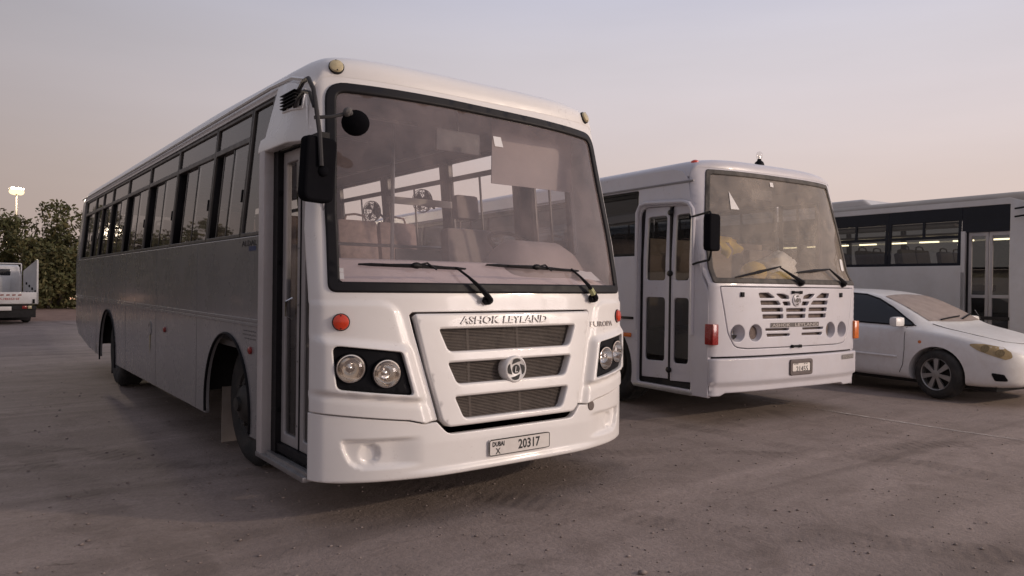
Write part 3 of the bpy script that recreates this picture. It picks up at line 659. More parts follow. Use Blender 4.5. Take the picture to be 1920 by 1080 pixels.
# side skins
def SL(y, z): return (X1(z), y, z)
def SR(y, z): return (W1-X1(z), y, z)
AR = [(1.585,.45,.556),(6.80,.40,.60)]
def skirt(y0):
    a1 = arc(*AR[0],192.3,-12.3,22) ; a2 = arc(*AR[1],186,-6,22)
    a1[0] = (a1[0][0],.335); a1[-1] = (a1[-1][0],.335)
    return [(y0,.335)]+a1+a2+[(8.4,.385),(9.55,.52),(9.86,.70)]
BAY = [1.33,2.21,3.45,4.72,5.95,7.05,7.82,8.50,9.46]; ZB, ZW, ZTR = 1.70, 2.635, 2.415
def side_skin(S, out, y0, band):
    o_ = skirt(y0)+[(9.88,1.2),(9.88,ZT)]+([(y0,ZT)] if y0 > .5 else [(.75,ZT),(.5,2.645),(.36,2.60),(.285,2.53),(.19,2.1),(.07,1.42),(y0,1.36)])
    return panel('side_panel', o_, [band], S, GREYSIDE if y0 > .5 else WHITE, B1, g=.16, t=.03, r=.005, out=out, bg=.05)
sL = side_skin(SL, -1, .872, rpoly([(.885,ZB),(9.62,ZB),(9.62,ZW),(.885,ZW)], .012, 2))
sR = side_skin(SR, 1, .05, rpoly([(.50,ZB-.05),(9.62,ZB-.05),(9.62,ZW),(.52,ZW)], .02, 2))
# windows, near side
window(B1, SL, -1, .90, 1.325, ZB+.003, ZW-.003, ZTR+.215, panes=1)
gaps = [.18,.22,.22,.22,.24,.22,.26,.26]
for i in range(8): window(B1, SL, -1, BAY[i]+.002, BAY[i+1]-.002, ZB+.003, ZW-.003, ZTR, rear_gap=gaps[i])
for y in BAY: panel('window_pillar', [(y-.05,ZB+.002),(y+.05,ZB+.002),(y+.05,ZW-.002),(y-.05,ZW-.002)], [], SL, DARK, sL, g=.4, t=.06, r=.003, out=-1, off=-.022, bg=.4)
for a,b in ((.52,1.0),(1.22,2.30),(2.42,3.60),(3.72,4.9),(5.02,6.2),(6.32,7.5),(7.62,8.5),(8.6,9.6)): window(B1, SR, 1, a, b, ZB-.047, ZW-.003, 2.45, rear_gap=.0, gm=GLASS_CL)
for a,b in ((1.0,1.22),(2.30,2.42),(3.60,3.72),(4.9,5.02),(6.2,6.32),(7.5,7.62),(8.5,8.6)):
    panel('window_pillar', [(a,ZB-.048),(b,ZB-.048),(b,ZW-.002),(a,ZW-.002)], [], SR, FRAME, sR, g=.4, t=.06, r=.003, out=1, off=-.004, bg=.4)
for yj in (2.42,3.95,5.55,7.75):
    panel('panel_joint', [(yj-.003,.34),(yj+.003,.34),(yj+.003,1.69),(yj-.003,1.69)], [], SL, mat('joint_dark', (.16,.155,.155), .6), sL, g=1, t=.002, r=.0008, out=-1, off=.0012)
# rub rails, reflectors, lettering and wheel-arch lips on the near side
for zz_ in (1.128,1.098): 
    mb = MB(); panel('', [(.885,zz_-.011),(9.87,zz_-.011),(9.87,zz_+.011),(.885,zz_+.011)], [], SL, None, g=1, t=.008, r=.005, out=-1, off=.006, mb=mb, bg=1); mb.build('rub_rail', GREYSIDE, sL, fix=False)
for (yc,zc,r_) in AR:
    mb = MB(); mb.tube([(-.004,y,z) for y,z in arc(yc,zc,r_,190,-10,28)], .011, 6); mb.build('arch_trim', DARK, sL)
for yy,zz_ in ((1.03,.923),(3.54,.922)):
    mb = MB(); mb.lathe([(.026,-.004),(.026,.012),(.018,.018),(.001,.02)], (0,yy,zz_), (-1,0,0), 18); mb.build('side_reflector', REDD, sL)
mb = MB(); mb.lathe([(.07,-.003),(.07,.004),(.065,.006),(.001,.006)], (0,4.2,.90), (-1,0,0), 28); fc = mb.build('fuel_cap', GREYSIDE, sL)
sheet('rust_streak', [(4.17,.89),(4.23,.90),(4.22,.72),(4.2,.62),(4.18,.74)], SL, mat('ochre_stain', (.36,.30,.16), .7, var=.5, scale=18), sL, g=.1, out=-1, off=.0025)
letter('lettering', 'ALDAL', .93, 1.24, 1.636, 1.672, SL, INK, sL, .001, out=-1, flip=True); 
sheet('decal', [(.94,1.60),(1.09,1.60),(1.09,1.632),(.94,1.632)], SL, BLUE, sL, g=.2, out=-1, off=.002)
for q in range(3):
    mb = MB(); yy = .93
    while yy < 1.17:
        l_ = random.uniform(.02,.05); panel('', [(yy,1.048-q*.026),(yy+l_,1.048-q*.026),(yy+l_,1.056-q*.026),(yy,1.056-q*.026)], [], SL, None, g=1, t=.002, r=.0006, out=-1, off=.0012, mb=mb); yy += l_+.012
    mb.build('small_print', mat('grey_print', (.12,.11,.11), .6), sL, fix=False)
# front corner: door pillar, header above the door
mb = MB(); mb.box(-.012,.09,.765,.87,.262,2.25,.010); mb.build('door_pillar', mat('pillar_grey_white', (.55,.51,.50), .45, var=.08, dust=.3, dcol=(.4,.33,.3)), B1)
def SH(y, z): x = -.012+.20*max(0,z-2.27); return (x+(X1(z)+.002-x)*(1-ss(y,.19,.40)), y, z)
hd = panel('door_header', [(.205,2.235),(.895,2.235),(.875,2.325),(.79,2.332),(.75,2.60),(.74,2.665),(.55,2.655),(.42,2.62),(.34,2.57),(.275,2.52)], [], SH, WHITE, B1, g=.07, t=.06, r=.006, out=-1, bg=.05)
panel('vent', rpoly([(.28,2.43),(.54,2.445),(.54,2.56),(.28,2.56)], .006, 2), [rpoly([(.292+.084*i,2.452),(.362+.084*i,2.455),(.362+.084*i,2.548),(.292+.084*i,2.548)], .004, 1) for i in range(3)], SH, WHITE, hd, g=.05, t=.03, r=.003, out=-1, off=.008)
mb = MB()
panel('', [(.285,2.445),(.535,2.447),(.535,2.555),(.285,2.555)], [], SH, None, g=.2, t=.01, r=.002, out=-1, off=.003, mb=mb)
for i in range(5): mb.box(-.0,.03,.29,.53,2.462+.02*i,2.466+.02*i)
mb.build('vent_grid', DARK, hd, fix=False)
# door: two folding leaves with tall glass, step
mb = MB(); mb.box(-.02,.30,.04,.86,.245,.275,.005); mb.build('door_step', ALU, B1)
mb = MB(); mb.box(.0,.035,.045,.72,.2755,.30,.004); [mb.box(.04+.03*i,.046+.03*i,.05,.71,.2752,.279) for i in range(7)]; mb.build('step_tread', ALU, B1)
for (a,b) in ((.372,.680),(.045,.362)):
    dr = panel('door_leaf', rpoly([(a,.355),(b,.355),(b,2.225),(a,2.225)], .01, 2), [rpoly([(a+.055,.42),(b-.055,.42),(b-.055,2.15),(a+.055,2.15)], .02, 3)], lambda y,z: (.085,y,z), DOORFR, B1, g=.2, t=.035, r=.005, out=-1)
    sheet('pane', [(a+.05,.41),(b-.05,.41),(b-.05,2.16),(a+.05,2.16)], lambda y,z: (.098,y,z), GLASS_D, dr, g=.5, out=-1)
    for z_ in (.5,.9,1.25,1.6,2.1): mb = MB(); mb.lathe([(.006,-.002),(.006,.004),(.001,.005)], (.085,a+.03,z_), (-1,0,0), 8); mb.build('door_screw', RIM, dr)
mb = MB(); mb.box(.05,.12,.683,.764,.28,2.25); mb.box(.08,.11,.362,.372,.355,2.225); mb.box(.06,.12,.04,.685,.30,.352); mb.box(.06,.12,.04,.685,2.228,2.26); mb.build('door_seal', RUBBER, B1)
mb = MB(); mb.tube([(.07,.46,1.16),(.03,.46,1.18),(.03,.46,1.27),(.07,.46,1.29)], .008, 6); mb.build('door_handle', CHROME, B1)
mb = MB(); [mb.box(.06,.095,.675,.69,z_,z_+.03) for z_ in (.55,1.5,1.95)]; mb.build('door_hinge', DARK, B1)
# mirrors on the front corner
mr1 = empty('wing_mirror', (0,0,0), 0, B1)
mb = MB(); mb.tube([(.045,.36,2.54),(.0,.14,2.56),(-.035,-.02,2.535),(-.05,-.13,2.45),(-.052,-.17,2.36),(-.045,-.212,2.19),(-.035,-.215,2.02)], .013, 8)
mb.tube([(.045,.42,2.44),(.0,.22,2.475),(-.035,.04,2.475),(-.05,-.08,2.44),(-.053,-.15,2.35)], .011, 8); mb.tube([(-.052,-.15,2.29),(.04,-.17,2.305),(.13,-.19,2.335)], .010, 6); mb.build('mirror_arm', mat('grey_tube', (.05,.048,.05), .75, metal=0, var=.2, spec=.2), mr1)
Mm = Matrix.Translation((-.035,-.155,2.005)) @ Matrix.Rotation(rad(8),4,'Z') @ Matrix.Rotation(rad(2),4,'Y')
mb = MB(); poly = rpoly([(-.098,-.178),(.088,-.178),(.098,.178),(-.092,.178)], [.05,.05,.035,.035], 6)
for k in range(1): mb.prism(poly, -.045, .035, lambda a,b,d: Mm @ Vector((a,d,b)))
mh = mb.build('mirror_head', SHELL, mr1); bv = mh.modifiers.new('bevel','BEVEL'); bv.width = .018; bv.segments = 3
mb = MB(); mb.prism(offset(orient(poly),.012), .0355, .038, lambda a,b,d: Mm @ Vector((a,d,b))); mb.build('mirror_glass', CHROME, mr1)
mb = MB(); mb.ball(Mm @ Vector((.01,-.05,-.01)), .03, 10, 8, (1,.6,1)); mb.build('mirror_clamp', SHELL, mr1)
Mr = Vector((.175,-.185,2.285)); an = Vector((-.35,-.75,-.56)).normalized()
mb = MB(); mb.lathe([(.001,.03),(.03,.028),(.06,.018),(.075,.004),(.078,-.004),(.072,-.008),(.001,-.008)], Mr, an, 30); mb.build('round_mirror', SHELL, mr1)
mb = MB(); mb.ball((.128,-.19,2.337), .03, 10, 8); mb.ball((.142,-.20,2.33), .022, 10, 8); mb.build('mirror_clamp', mat('grey_joint', (.14,.13,.125), .8, spec=.1), mr1)
# rear wall, floor, underbody
def SB(x, z): u = abs(x-cx)/cx; return (x, 9.9-.08*u**3, z)
ro = [(0,.7),(W1,.7),(W1,1.7),(W1-.096,ZT),(.096,ZT),(0,1.7)]
panel('rear_panel', ro, [rpoly([(.3,1.75),(2.2,1.75),(2.15,2.5),(.35,2.5)], .06, 4)], SB, WHITE, B1, g=.2, t=.03, r=.006, out=-1)
sheet('rear_window', [(.28,1.73),(2.22,1.73),(2.17,2.52),(.33,2.52)], SB, GLASS_W, B1, g=.4, out=-1, off=-.012)
mb = MB(); mb.box(.06,2.44,.95,9.82,.90,.94); mb.box(.75,2.44,.18,.97,.90,.94); mb.build('floor', FLOOR, B1)
mb = MB(); mb.box(.35,2.15,.15,9.5,.66,.88); mb.box(.62,1.88,.0,9.3,.42,.66); mb.box(.05,2.45,2.3,6.0,.5,.88); mb.box(.05,2.45,7.6,9.3,.62,.88); mb.box(.7,2.4,.0,.12,.36,.9); mb.box(.04,.2,.86,.98,.33,.9); mb.build('underbody', UNDER, B1)
mb = MB(); mb.box(.16,.55,2.24,2.255,.06,.52,.004); mb.build('mud_flap', mat('mud_flap_tan', (.34,.29,.25), .8, var=.25, dust=.4), B1)
mb = MB(); mb.box(.16,.55,7.50,7.515,.08,.52,.004); mb.build('mud_flap', RUBBER, B1)
for yc in (1.585,6.8):
    for k in (0,1): mb = MB(); x_ = .5 if k == 0 else W1-.53; mb.box(x_,x_+.03,yc-.75,yc+.75,.30,.92); mb.box(.03 if k == 0 else W1-.53,.53 if k == 0 else W1-.03,yc-.712,yc-.688,.5,.92); mb.box(.03 if k == 0 else W1-.53,.53 if k == 0 else W1-.03,yc+.688,yc+.712,.5,.92); mb.build('wheel_well', UNDER, B1)
wheel(B1, .19, 1.585, dish=-.02, steer=rad(2)); wheel(B1, .12, 6.80, dish=.10); wheel(B1, W1-.19, 1.585, side=1, dish=-.02); wheel(B1, W1-.12, 6.80, side=1, dish=.10)
# interior
mb = MB(); V = []; F = []; nn_ = 14
for j,y in enumerate((.38,.8,2,4,6,8,9.8)):
    for i in range(nn_+1):
        a = -1+2*i/nn_; V.append((cx+a*1.13, y, (2.64 if y > .5 else 2.60)+.16*math.sqrt(max(0,1-abs(a)**3.2))*(1 if y > .5 else .6)))
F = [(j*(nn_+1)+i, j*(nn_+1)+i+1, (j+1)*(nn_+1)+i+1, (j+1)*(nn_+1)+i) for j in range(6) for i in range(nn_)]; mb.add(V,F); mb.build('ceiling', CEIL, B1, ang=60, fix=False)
mb = MB()
for y in [1.6+.95*k for k in range(9)]: mb.box(.9,1.6,y-.012,y+.012,2.765,2.785)
mb.tube([(.55,1.2,2.62),(.55,9.4,2.62)], .014, 6); mb.tube([(1.95,1.4,2.62),(1.95,9.4,2.62)], .014, 6); mb.build('ceiling_rail', ALU, B1)
def dash(name, x0, x1, prof, m, nx=24, hump=None):
    mb = MB(); V = []; k = len(prof)
    for i in range(nx+1):
        x = x0+(x1-x0)*i/nx; yf = front_base(x,1.36)+.03; e = hump(i/nx) if hump else 1
        for (y,z) in prof: V.append((x, yf+y, 1.34+(z-1.34)*e if hump else z))
    F = [(i*k+j, i*k+j+1, (i+1)*k+j+1, (i+1)*k+j) for i in range(nx) for j in range(k-1)]; mb.add(V,F); return mb.build(name, m, B1, ang=50, fix=False)
dash('dashboard', .10, 2.42, [(0,1.30),(.0,1.375),(.05,1.395),(.18,1.45),(.32,1.53),(.40,1.545),(.45,1.52),(.46,1.40),(.44,1.0)], DASH)
def hp(t): return .15+.85*(ss(t,0,.3)*(1-ss(t,.62,1.0))**.7)
dash('instrument_binnacle', 1.30, 2.44, [(.16,1.42),(.2,1.55),(.26,1.66),(.36,1.71),(.50,1.725),(.58,1.69),(.60,1.4)], mat('binnacle_plastic', (.30,.245,.235), .7), hump=hp)
mb = MB(); M_ = Matrix.Translation((1.98,.66,1.70)) @ Matrix.Rotation(rad(-58),4,'X')
mb.tube([M_ @ Vector((.225*math.cos(2*PI*i/32), 0, .225*math.sin(2*PI*i/32))) for i in range(32)], .016, 7, closed=True)
for a in (0,PI,PI*1.5): mb.tube([M_ @ Vector((0,.02,0)), M_ @ Vector((.22*math.cos(a),0,.22*math.sin(a)))], .014, 6)
mb.ball(M_ @ Vector((0,.02,0)), .06, 10, 8); mb.tube([M_ @ Vector((0,.02,0)), (1.98,.45,1.2)], .03, 8); mb.build('steering_wheel', DARK, B1)
mb = MB(); M_ = Matrix.Translation((2.06,1.42,1.27)) @ Matrix.Rotation(rad(-8),4,'X')
mb.box(-.25,.25,-.08,.06,0,.62,.05,M=M_); mb.box(-.25,.25,-.5,.02,-.10,.04,.05,M=M_); mb.box(-.125,.125,-.07,.03,.70,.93,.045,M=M_)
mb.tube([M_ @ Vector((-.06,0,.55)), M_ @ Vector((-.06,-.01,.75))], .008, 6); mb.tube([M_ @ Vector((.06,0,.55)), M_ @ Vector((.06,-.01,.75))], .008, 6); mb.box(-.2,.2,-.4,0,-.36,-.1,.02,M=M_); mb.build('driver_seat', SEATG, B1)
mb = MB(); mb.tube([(1.45,1.75,.94),(1.45,1.75,2.78)], .017, 8); mb.tube([(1.45,1.75,1.72),(.9,1.78,1.72)], .014, 6); mb.tube([(.62,1.35,.94),(.62,1.35,2.78)], .017, 8); mb.tube([(1.45,1.75,1.72),(2.35,1.75,1.72)], .014, 6); mb.build('grab_pole', ALU, B1)
mb = MB(); mb.box(1.50,2.28,.34,.35,2.13,2.62,.004); mb.build('sun_blind', mat('blind_fabric', (.36,.31,.31), .85, var=.1), B1)
mb = MB(); mb.box(.98,1.34,.26,.29,2.30,2.45,.025); mb.tube([(1.16,.27,2.44),(1.16,.30,2.66)], .008, 6); mb.build('interior_mirror', mat('mirror_back_grey', (.05,.045,.05), .6), B1)
mb = MB(); mb.box(1.42,2.1,1.78,1.81,2.10,2.16); mb.box(1.5,2.3,1.77,1.79,1.0,1.70); mb.build('driver_partition', LINER, B1)
for (fx_,fy_,fz_) in ((2.24,3.62,2.20),(2.22,2.48,2.22)):
    fn = empty('fan', (0,0,0), 0, B1); c_ = Vector((fx_-.10,fy_-.12,fz_)); a_ = Vector((-.92,-.38,-.12)).normalized()
    mb = MB()
    for r_,h_ in ((.112,0),(.115,.03),(.085,.055),(.045,.062),(.085,-.03)): 
        e1 = a_.orthogonal().normalized(); e2 = a_.cross(e1); mb.tube([c_+a_*h_+(e1*math.cos(2*PI*i/24)+e2*math.sin(2*PI*i/24))*r_ for i in range(24)], .004, 4, closed=True)
    for i in range(18):
        d_ = e1*math.cos(2*PI*i/18)+e2*math.sin(2*PI*i/18); mb.tube([c_+a_*.062+d_*.03, c_+a_*.05+d_*.09, c_+d_*.115, c_-a_*.03+d_*.085, c_-a_*.04+d_*.03], .0025, 4)
    mb.ball(c_-a_*.06, .05, 10, 8); mb.tube([c_-a_*.06, (fx_+.1,fy_,fz_-.05)], .014, 6); mb.build('guard', DARK, fn)
    mb = MB()
    for k in range(4):
        d_ = e1*math.cos(PI*k/2)+e2*math.sin(PI*k/2); g2 = a_.cross(d_); mb.add([c_+d_*.02, c_+d_*.10+g2*.045+a_*.015, c_+d_*.10-g2*.035-a_*.01, c_+d_*.02-g2*.01], [(0,1,2,3)])
    mb.build('blades', DARK, fn)
seats(B1, [2.55+.82*k for k in range(8)], [.62,1.88], .94)
mb = MB(); mb.box(.3,1.0,1.86,1.885,.94,1.7,.01); mb.build('stair_partition', SEATG, B1)
mb = MB(); mb.box(.72,.74,.15,1.0,.3,1.0); mb.box(.1,.74,.98,1.0,.3,.94); mb.box(.1,.42,.2,.98,.30,.34); mb.box(.42,.72,.2,.98,.30,.62); mb.build('stairwell', FLOOR, B1)
# parking paper on the dashboard
P_ = MB(); V = []
for i in range(5):
    for j in range(4): V.append((2.03+.19*i/4, front_base(2.1,1.36)+.10+.10*j/3, 1.435+.022*j+.006*math.sin(i*1.4)))
P_.add(V, [(i*4+j, i*4+j+1, (i+1)*4+j+1, (i+1)*4+j) for i in range(4) for j in range(3)]); o = P_.build('paper_slip', STICK, ang=180, fix=False)
tag(o, 'white paper slip lying on the dashboard behind the largest bus windscreen', 'paper')
# ------------------------------------------------------------------ BUS 2 (second white bus, beside the first)
O2 = Vector((4.417,.603,0)); TH2 = -.092
B2 = empty('bus', O2, TH2); tag(B2, 'middle white bus with red roof marker, plate 21455 and closed four-pane door', 'bus', 'white buses parked in the yard')
W2 = 2.45; c2 = W2/2; Z2 = 2.66; L2 = 9.4
def X2(z): return .045*max(0,z-1.7)
def fb2(x, z):
    hw = c2-X2(z); u = min(1.1, abs(x-c2)/hw); s = ss(z,1.40,1.62)
    return -.105*(1-u**3)+.04*max(0,(u-.95)/.05)**2+s*.07*u**4+.225*max(0,z-1.42)
def F2(x, z): return (x, fb2(x,z), z)
hood = rpoly([(c2-1.115,1.398),(c2-1.065,1.17),(c2-1.015,.93),(c2-.93,.785),(c2-.76,.768),(c2+.76,.768),(c2+.93,.785),(c2+1.015,.93),(c2+1.065,1.17),(c2+1.115,1.398)], [.01,.2,.2,.12,.12,.12,.12,.2,.2,.01], 5)
zz2 = [.9,1.2,1.5,1.8,2.1,2.4]
lft = [(0,.69)]+[(X2(z),z) for z in zz2]+corner_top(W2, X2, Z2, .10)
ol2 = [(x,z) for x,z in lft[::-1]]+[(W2-x,z) for x,z in lft]; ol2 = [(x,z) for x,z in lft]+[(W2-x,z) for x,z in lft[::-1]]
ws2o = rpoly([(.035,1.435),(W2-.035,1.435),(W2-.075,2.0),(W2-.19,2.60),(W2-.21,2.632),(.21,2.632),(.19,2.60),(.075,2.0)], [.03,.03,.3,.06,.05,.05,.06,.3], 6)
sk2 = panel('front_panel', ol2, [offset(orient(ws2o),.02), offset(orient(hood),-.007)], F2, WHITE2, B2, g=.04, t=.03, r=.006, bg=.03)
panel('windscreen_seal', ws2o, [offset(orient(ws2o),.055)], F2, mat('aged_rubber', (.05,.045,.042), .7, var=.3, dust=.5, dcol=(.2,.17,.15)), B2, g=.05, t=.03, r=.010, off=.010, bg=.04)
w2 = sheet('windscreen', offset(orient(ws2o),.045), F2, GLASS_WS2, B2, g=.07, off=-.004)
sheet('sticker', [(.415,2.212),(.525,2.212),(.425,2.405)], F2, STICK, w2, g=.2, off=.002)
sheet('sticker', [(1.06,2.50),(1.115,2.50),(1.115,2.55),(1.06,2.55)], F2, STICK, w2, g=.2, off=.002)
sheet('sticker', rpoly([(2.18,1.60),(2.27,1.60),(2.27,1.74),(2.18,1.74)], .03, 3), F2, STICK, w2, g=.2, off=.002)
mid = 1.205
def both(p): return [p, [(2*mid-x,z) for x,z in p][::-1]]
sl = []
for p in ([(.612,1.338),(.754,1.342),(.868,1.288),(.630,1.288)], [(.868,1.332),(.985,1.332),(1.07,1.312),(1.09,1.278),(.962,1.281)], [(.637,1.258),(.906,1.258),(.958,1.215),(.650,1.215)], [(.975,1.248),(1.092,1.248),(1.115,1.208),(1.010,1.208)],
          [(.654,1.182),(.976,1.182),(.990,1.143),(.660,1.143)], [(.671,1.114),(.990,1.114),(.992,1.071),(.678,1.071)], [(.714,.968),(1.095,.966),(1.085,.944),(.724,.944)], [(.731,.911),(1.105,.908),(1.10,.884),(.752,.880)]): sl += both(rpoly(p, .008, 2))
sl += [rpoly([(1.04,1.177),(1.37,1.177),(1.365,1.140),(1.045,1.140)], .008, 2), rpoly([(1.045,1.113),(1.365,1.113),(1.36,1.072),(1.05,1.072)], .008, 2)]
LP = [(.335,.925),(.575,.925),(1.835,.930),(2.075,.930)]
hd2 = panel('grille_panel', hood, sl+[circ(x,z,.088,28) for x,z in LP], F2, WHITE2, B2, g=.035, t=.035, r=.007, off=.002, bg=.03)
mb = MB(); V = [Vector(F2(.55+1.31*i/10, z))+Vector((0,.05,0)) for i in range(11) for z in (.86,1.36)]; mb.add(V, [(2*i,2*i+1,2*i+3,2*i+2) for i in range(10)]); mb.build('radiator', mat('radiator_brown', (.17,.13,.115), .85, var=.4, scale=30), hd2, fix=False)
sheet('seam_shade_sheet', offset(orient(hood),-.03), F2, DARK, hd2, g=.1, off=-.034, holes=[circ(x,z,.10,20) for x,z in LP]+[rpoly([(.56,.87),(1.86,.87),(1.86,1.355),(.56,1.355)],.01,1)])  # dark sheet added behind the hood so its seam reads as shade
for x,z in LP:
    p = Vector(F2(x,z)); mb = MB(); mb.lathe([(.091,-.002),(.082,-.03),(.058,-.08),(.052,-.12)], p, (0,-1,0), 30); mb.build('lamp_socket', WHITE2, hd2, ang=60)
    mb = MB(); mb.lathe([(.052,-.108),(.048,-.11),(.036,-.14),(.018,-.155),(.010,-.155),(.010,-.125),(.001,-.12)], p, (0,-1,0), 28); hl = mb.build('headlamp', BULB, hd2, ang=50)
    mb = MB(); mb.lathe([(.052,-.11),(.04,-.10),(.02,-.093),(.001,-.091)], p, (0,-1,0), 24); mb.build('lens', LENS, hl, ang=80)
sheet('badge', [(.79,.978),(1.60,.978),(1.60,1.026),(.79,1.026)], F2, mat('badge_brown', (.10,.085,.08), .5), hd2, g=.1, off=.006)
[letter('lettering', wd_, a_, b_, .985, 1.018, F2, mat('worn_letters', (.42,.38,.36), .5), hd2, .003, off=.007, bold=.02) for wd_,a_,b_ in (('ASHOK',.81,1.10),('LEYLAND',1.18,1.58))]
mb = MB(); p = Vector(F2(mid,1.264)); mb.lathe([(.066,.0),(.066,.012),(.058,.016),(.001,.016)], p, (0,-1,0), 30); e2 = mb.build('emblem', WHITE2, hd2)
mb = MB(); mb.lathe([(.026,.0165),(.026,.019),(.001,.019)], p, (0,-1,0), 20)
for k in range(4):
    a0 = k*PI/2+.95; q_ = lambda a,r: (p.x+r*math.cos(a), p.z+r*math.sin(a)); pl_ = [q_(a0,.052)]+[q_(a0+t*.9,.054) for t in (.3,.6,1)]+[q_(a0+1.3,.038),q_(a0+.8,.034),q_(a0+.4,.038)]
    mb.prism(pl_, .0165, .0185, lambda a,b,d: (a, p.y-d, b))
mb.build('emblem_mark', mat('emblem_brown', (.08,.065,.06), .5), e2, ang=20)
for (x,z) in ((.60-.22,1.322),(mid+.83,1.322)):
    mb = MB(); q = Vector(F2(x,z)); mb.box(q.x-.022,q.x+.022,q.y-.018,q.y+.01,z-.025,z+.025,.004); mb.build('catch', DARK, hd2)
for z in (1.352,.772):
    mb = MB(); q = Vector(F2(mid,z)); mb.box(q.x-.075,q.x+.075,q.y-.03,q.y+.004,z-.010,z+.010,.005); mb.box(q.x-.08,q.x-.055,q.y-.025,q.y+.01,z-.02,z+.014,.004); mb.box(q.x+.055,q.x+.08,q.y-.025,q.y+.01,z-.02,z+.014,.004); mb.build('hood_handle', DARK, hd2)
# bumper with a stepped lower lip
def FB2(x, z): return (x, fb2(x,z)-.030+.035*(1-ss(z,.412,.424))-.012*ss(z,.62,.66)*0, z)
b2o = [(-.01,.672),(W2+.02,.672),(W2+.02,.44),(W2-.03,.40),(W2-.10,.288),(W2-.30,.290),(W2-.36,.318),(c2,.322),(.19,.318),(.13,.290),(.0,.288)]
bm2 = panel('bumper', rpoly(b2o, [.03,.03,.05,.04,.02,.01,.02,0,.02,.01,.02], 4), [], FB2, WHITE2, B2, g=.03, t=.10, r=.012, bg=.03)
pl2_ = rpoly([(1.065,.462),(1.445,.462),(1.445,.632),(1.065,.632)], .03, 4)
np2 = panel('number_plate', offset(orient(pl2_),.02), [], FB2, PLATE, B2, g=.06, t=.012, r=.002, off=.012)
panel('plate_frame', pl2_, [offset(orient(pl2_),.042)], FB2, mat('plate_holder', (.11,.085,.08), .6, var=.2), np2, g=.05, t=.02, r=.006, off=.018, bg=.05)
letter('lettering', '21455', 1.165, 1.365, .500, .556, FB2, INK, np2, .001, off=.013); letter('lettering', 'DXB', 1.13, 1.20, .575, .598, FB2, INK, np2, .001, off=.013); letter('lettering', '22', 1.29, 1.36, .575, .60, FB2, INK, np2, .001, off=.013)
sheet('badge', [(2.03,.588),(2.33,.588),(2.33,.642),(2.03,.642)], FB2, mat('badge_grey', (.20,.185,.18), .45), bm2, g=.05, off=.003); letter('lettering', 'FALCON', 2.06, 2.30, .603, .630, FB2, mat('worn_letters', (.4,.4,.4)), bm2, .002, off=.004)
# corner lamps, beacon
mb = MB(); mb.box(-.012,.075,-.045,.065,.812,1.022,.012); mb.build('corner_lamp', REDD, B2)
mb = MB(); mb.box(W2-.075,W2+.012,-.045,.065,.812,1.022,.012); mb.build('corner_lamp', ORANGE, B2)
rf2 = roof(B2, W2, X2, Z2-.01, .13, lambda x,z: fb2(x,z)-.003, L2, WHITE2, fr=.34, pw=5, R=.10)
mb = MB(); mb.lathe([(.045,-.03),(.045,.006),(.035,.018),(.016,.026),(.001,.028)], (.17,.40,2.715), (0,0,1), 20); mb.build('roof_marker', RED, B2)
mb = MB(); mb.lathe([(.055,-.04),(.055,.0),(.045,.025),(.025,.04),(.02,.06)], (1.147,.36,2.785), (0,0,1), 20); bc = mb.build('beacon', DARK, B2)
mb = MB(); mb.lathe([(.02,.055),(.032,.07),(.035,.10),(.03,.128),(.016,.142),(.001,.144)], (1.147,.36,2.785), (0,0,1), 18); mb.build('lens', LENS, bc, ang=80)
mb = MB(); mb.lathe([(.012,.055),(.012,.095),(.001,.10)], (1.147,.36,2.785), (0,0,1), 12); mb.build('bulb', CHROME, bc)
# sides with door opening, arches, window band
A2 = [(1.72,.44,.56),(6.6,.40,.6)]
def S2L(y, z): return (X2(z), y, z)
def S2R(y, z): return (W2-X2(z), y, z)
def sk2s(y0):
    a1 = arc(*A2[0],192,-12,20); a2 = arc(*A2[1],188,-8,20); a1[0] = (a1[0][0],.31); a1[-1] = (a1[-1][0],.31); a2[0] = (a2[0][0],.31); a2[-1] = (a2[-1][0],.31)
    return [(y0,.275),(1.14,.275)]+a1+a2+[(L2-.3,.42),(L2,.6)]
dop = rpoly([(.262,.325),(1.080,.325),(1.080,2.285),(.262,2.245)], [.0,.03,.14,.12], 6)
band2 = rpoly([(1.115,1.735),(L2-.3,1.735),(L2-.3,2.475),(1.115,2.475)], .02, 2)
sd2 = panel('side_panel', sk2s(.03)+[(L2,Z2),(.60,Z2),(.44,2.62),(.36,2.52),(.24,2.0),(.115,1.5),(.04,1.36),(.03,1.2)], [dop, band2], S2L, WHITE2, B2, g=.12, t=.045, r=.006, out=-1, bg=.05)
sd2r = panel('side_panel', sk2s(.03)+[(L2,Z2),(.60,Z2),(.44,2.62),(.36,2.52),(.24,2.0),(.115,1.5),(.04,1.36),(.03,1.2)], [rpoly([(.46,1.66),(L2-.3,1.66),(L2-.3,2.45),(.46,2.45)], .03, 2)], S2R, WHITE2, B2, g=.16, t=.045, r=.006, out=1, bg=.05)
mb = MB(); mb.tube([(X2(2.5)-.004,.28,2.50),(X2(2.5)-.004,L2-.1,2.50)], .012, 6); mb.build('gutter', mat('gutter_grey', (.25,.24,.25), .6), sd2)  # gutter strip in one plain dark grey
mb = MB(); pth = [(.245,.9),(.245,2.10),(.262,2.20),(.31,2.262),(.40,2.288),(.95,2.318),(1.05,2.30),(1.10,2.22),(1.104,.9)]; mb.tube([(-.004,y,z) for y,z in pth], .022, 8); mb.build('door_moulding', WHITE2, sd2)
n_ = 7; ys_ = [1.117+(L2-.302-1.117)*i/n_ for i in range(n_+1)]
for i in range(n_): window(B2, S2L, -1, ys_[i]+.002, ys_[i+1]-.002, 1.738, 2.472, 2.42, panes=1, gm=GLASS_T, fm=DARK)
window(B2, S2R, 1, .47, 1.03, 1.663, 2.447, 2.42, panes=2, rear_gap=0, gm=GLASS_D)
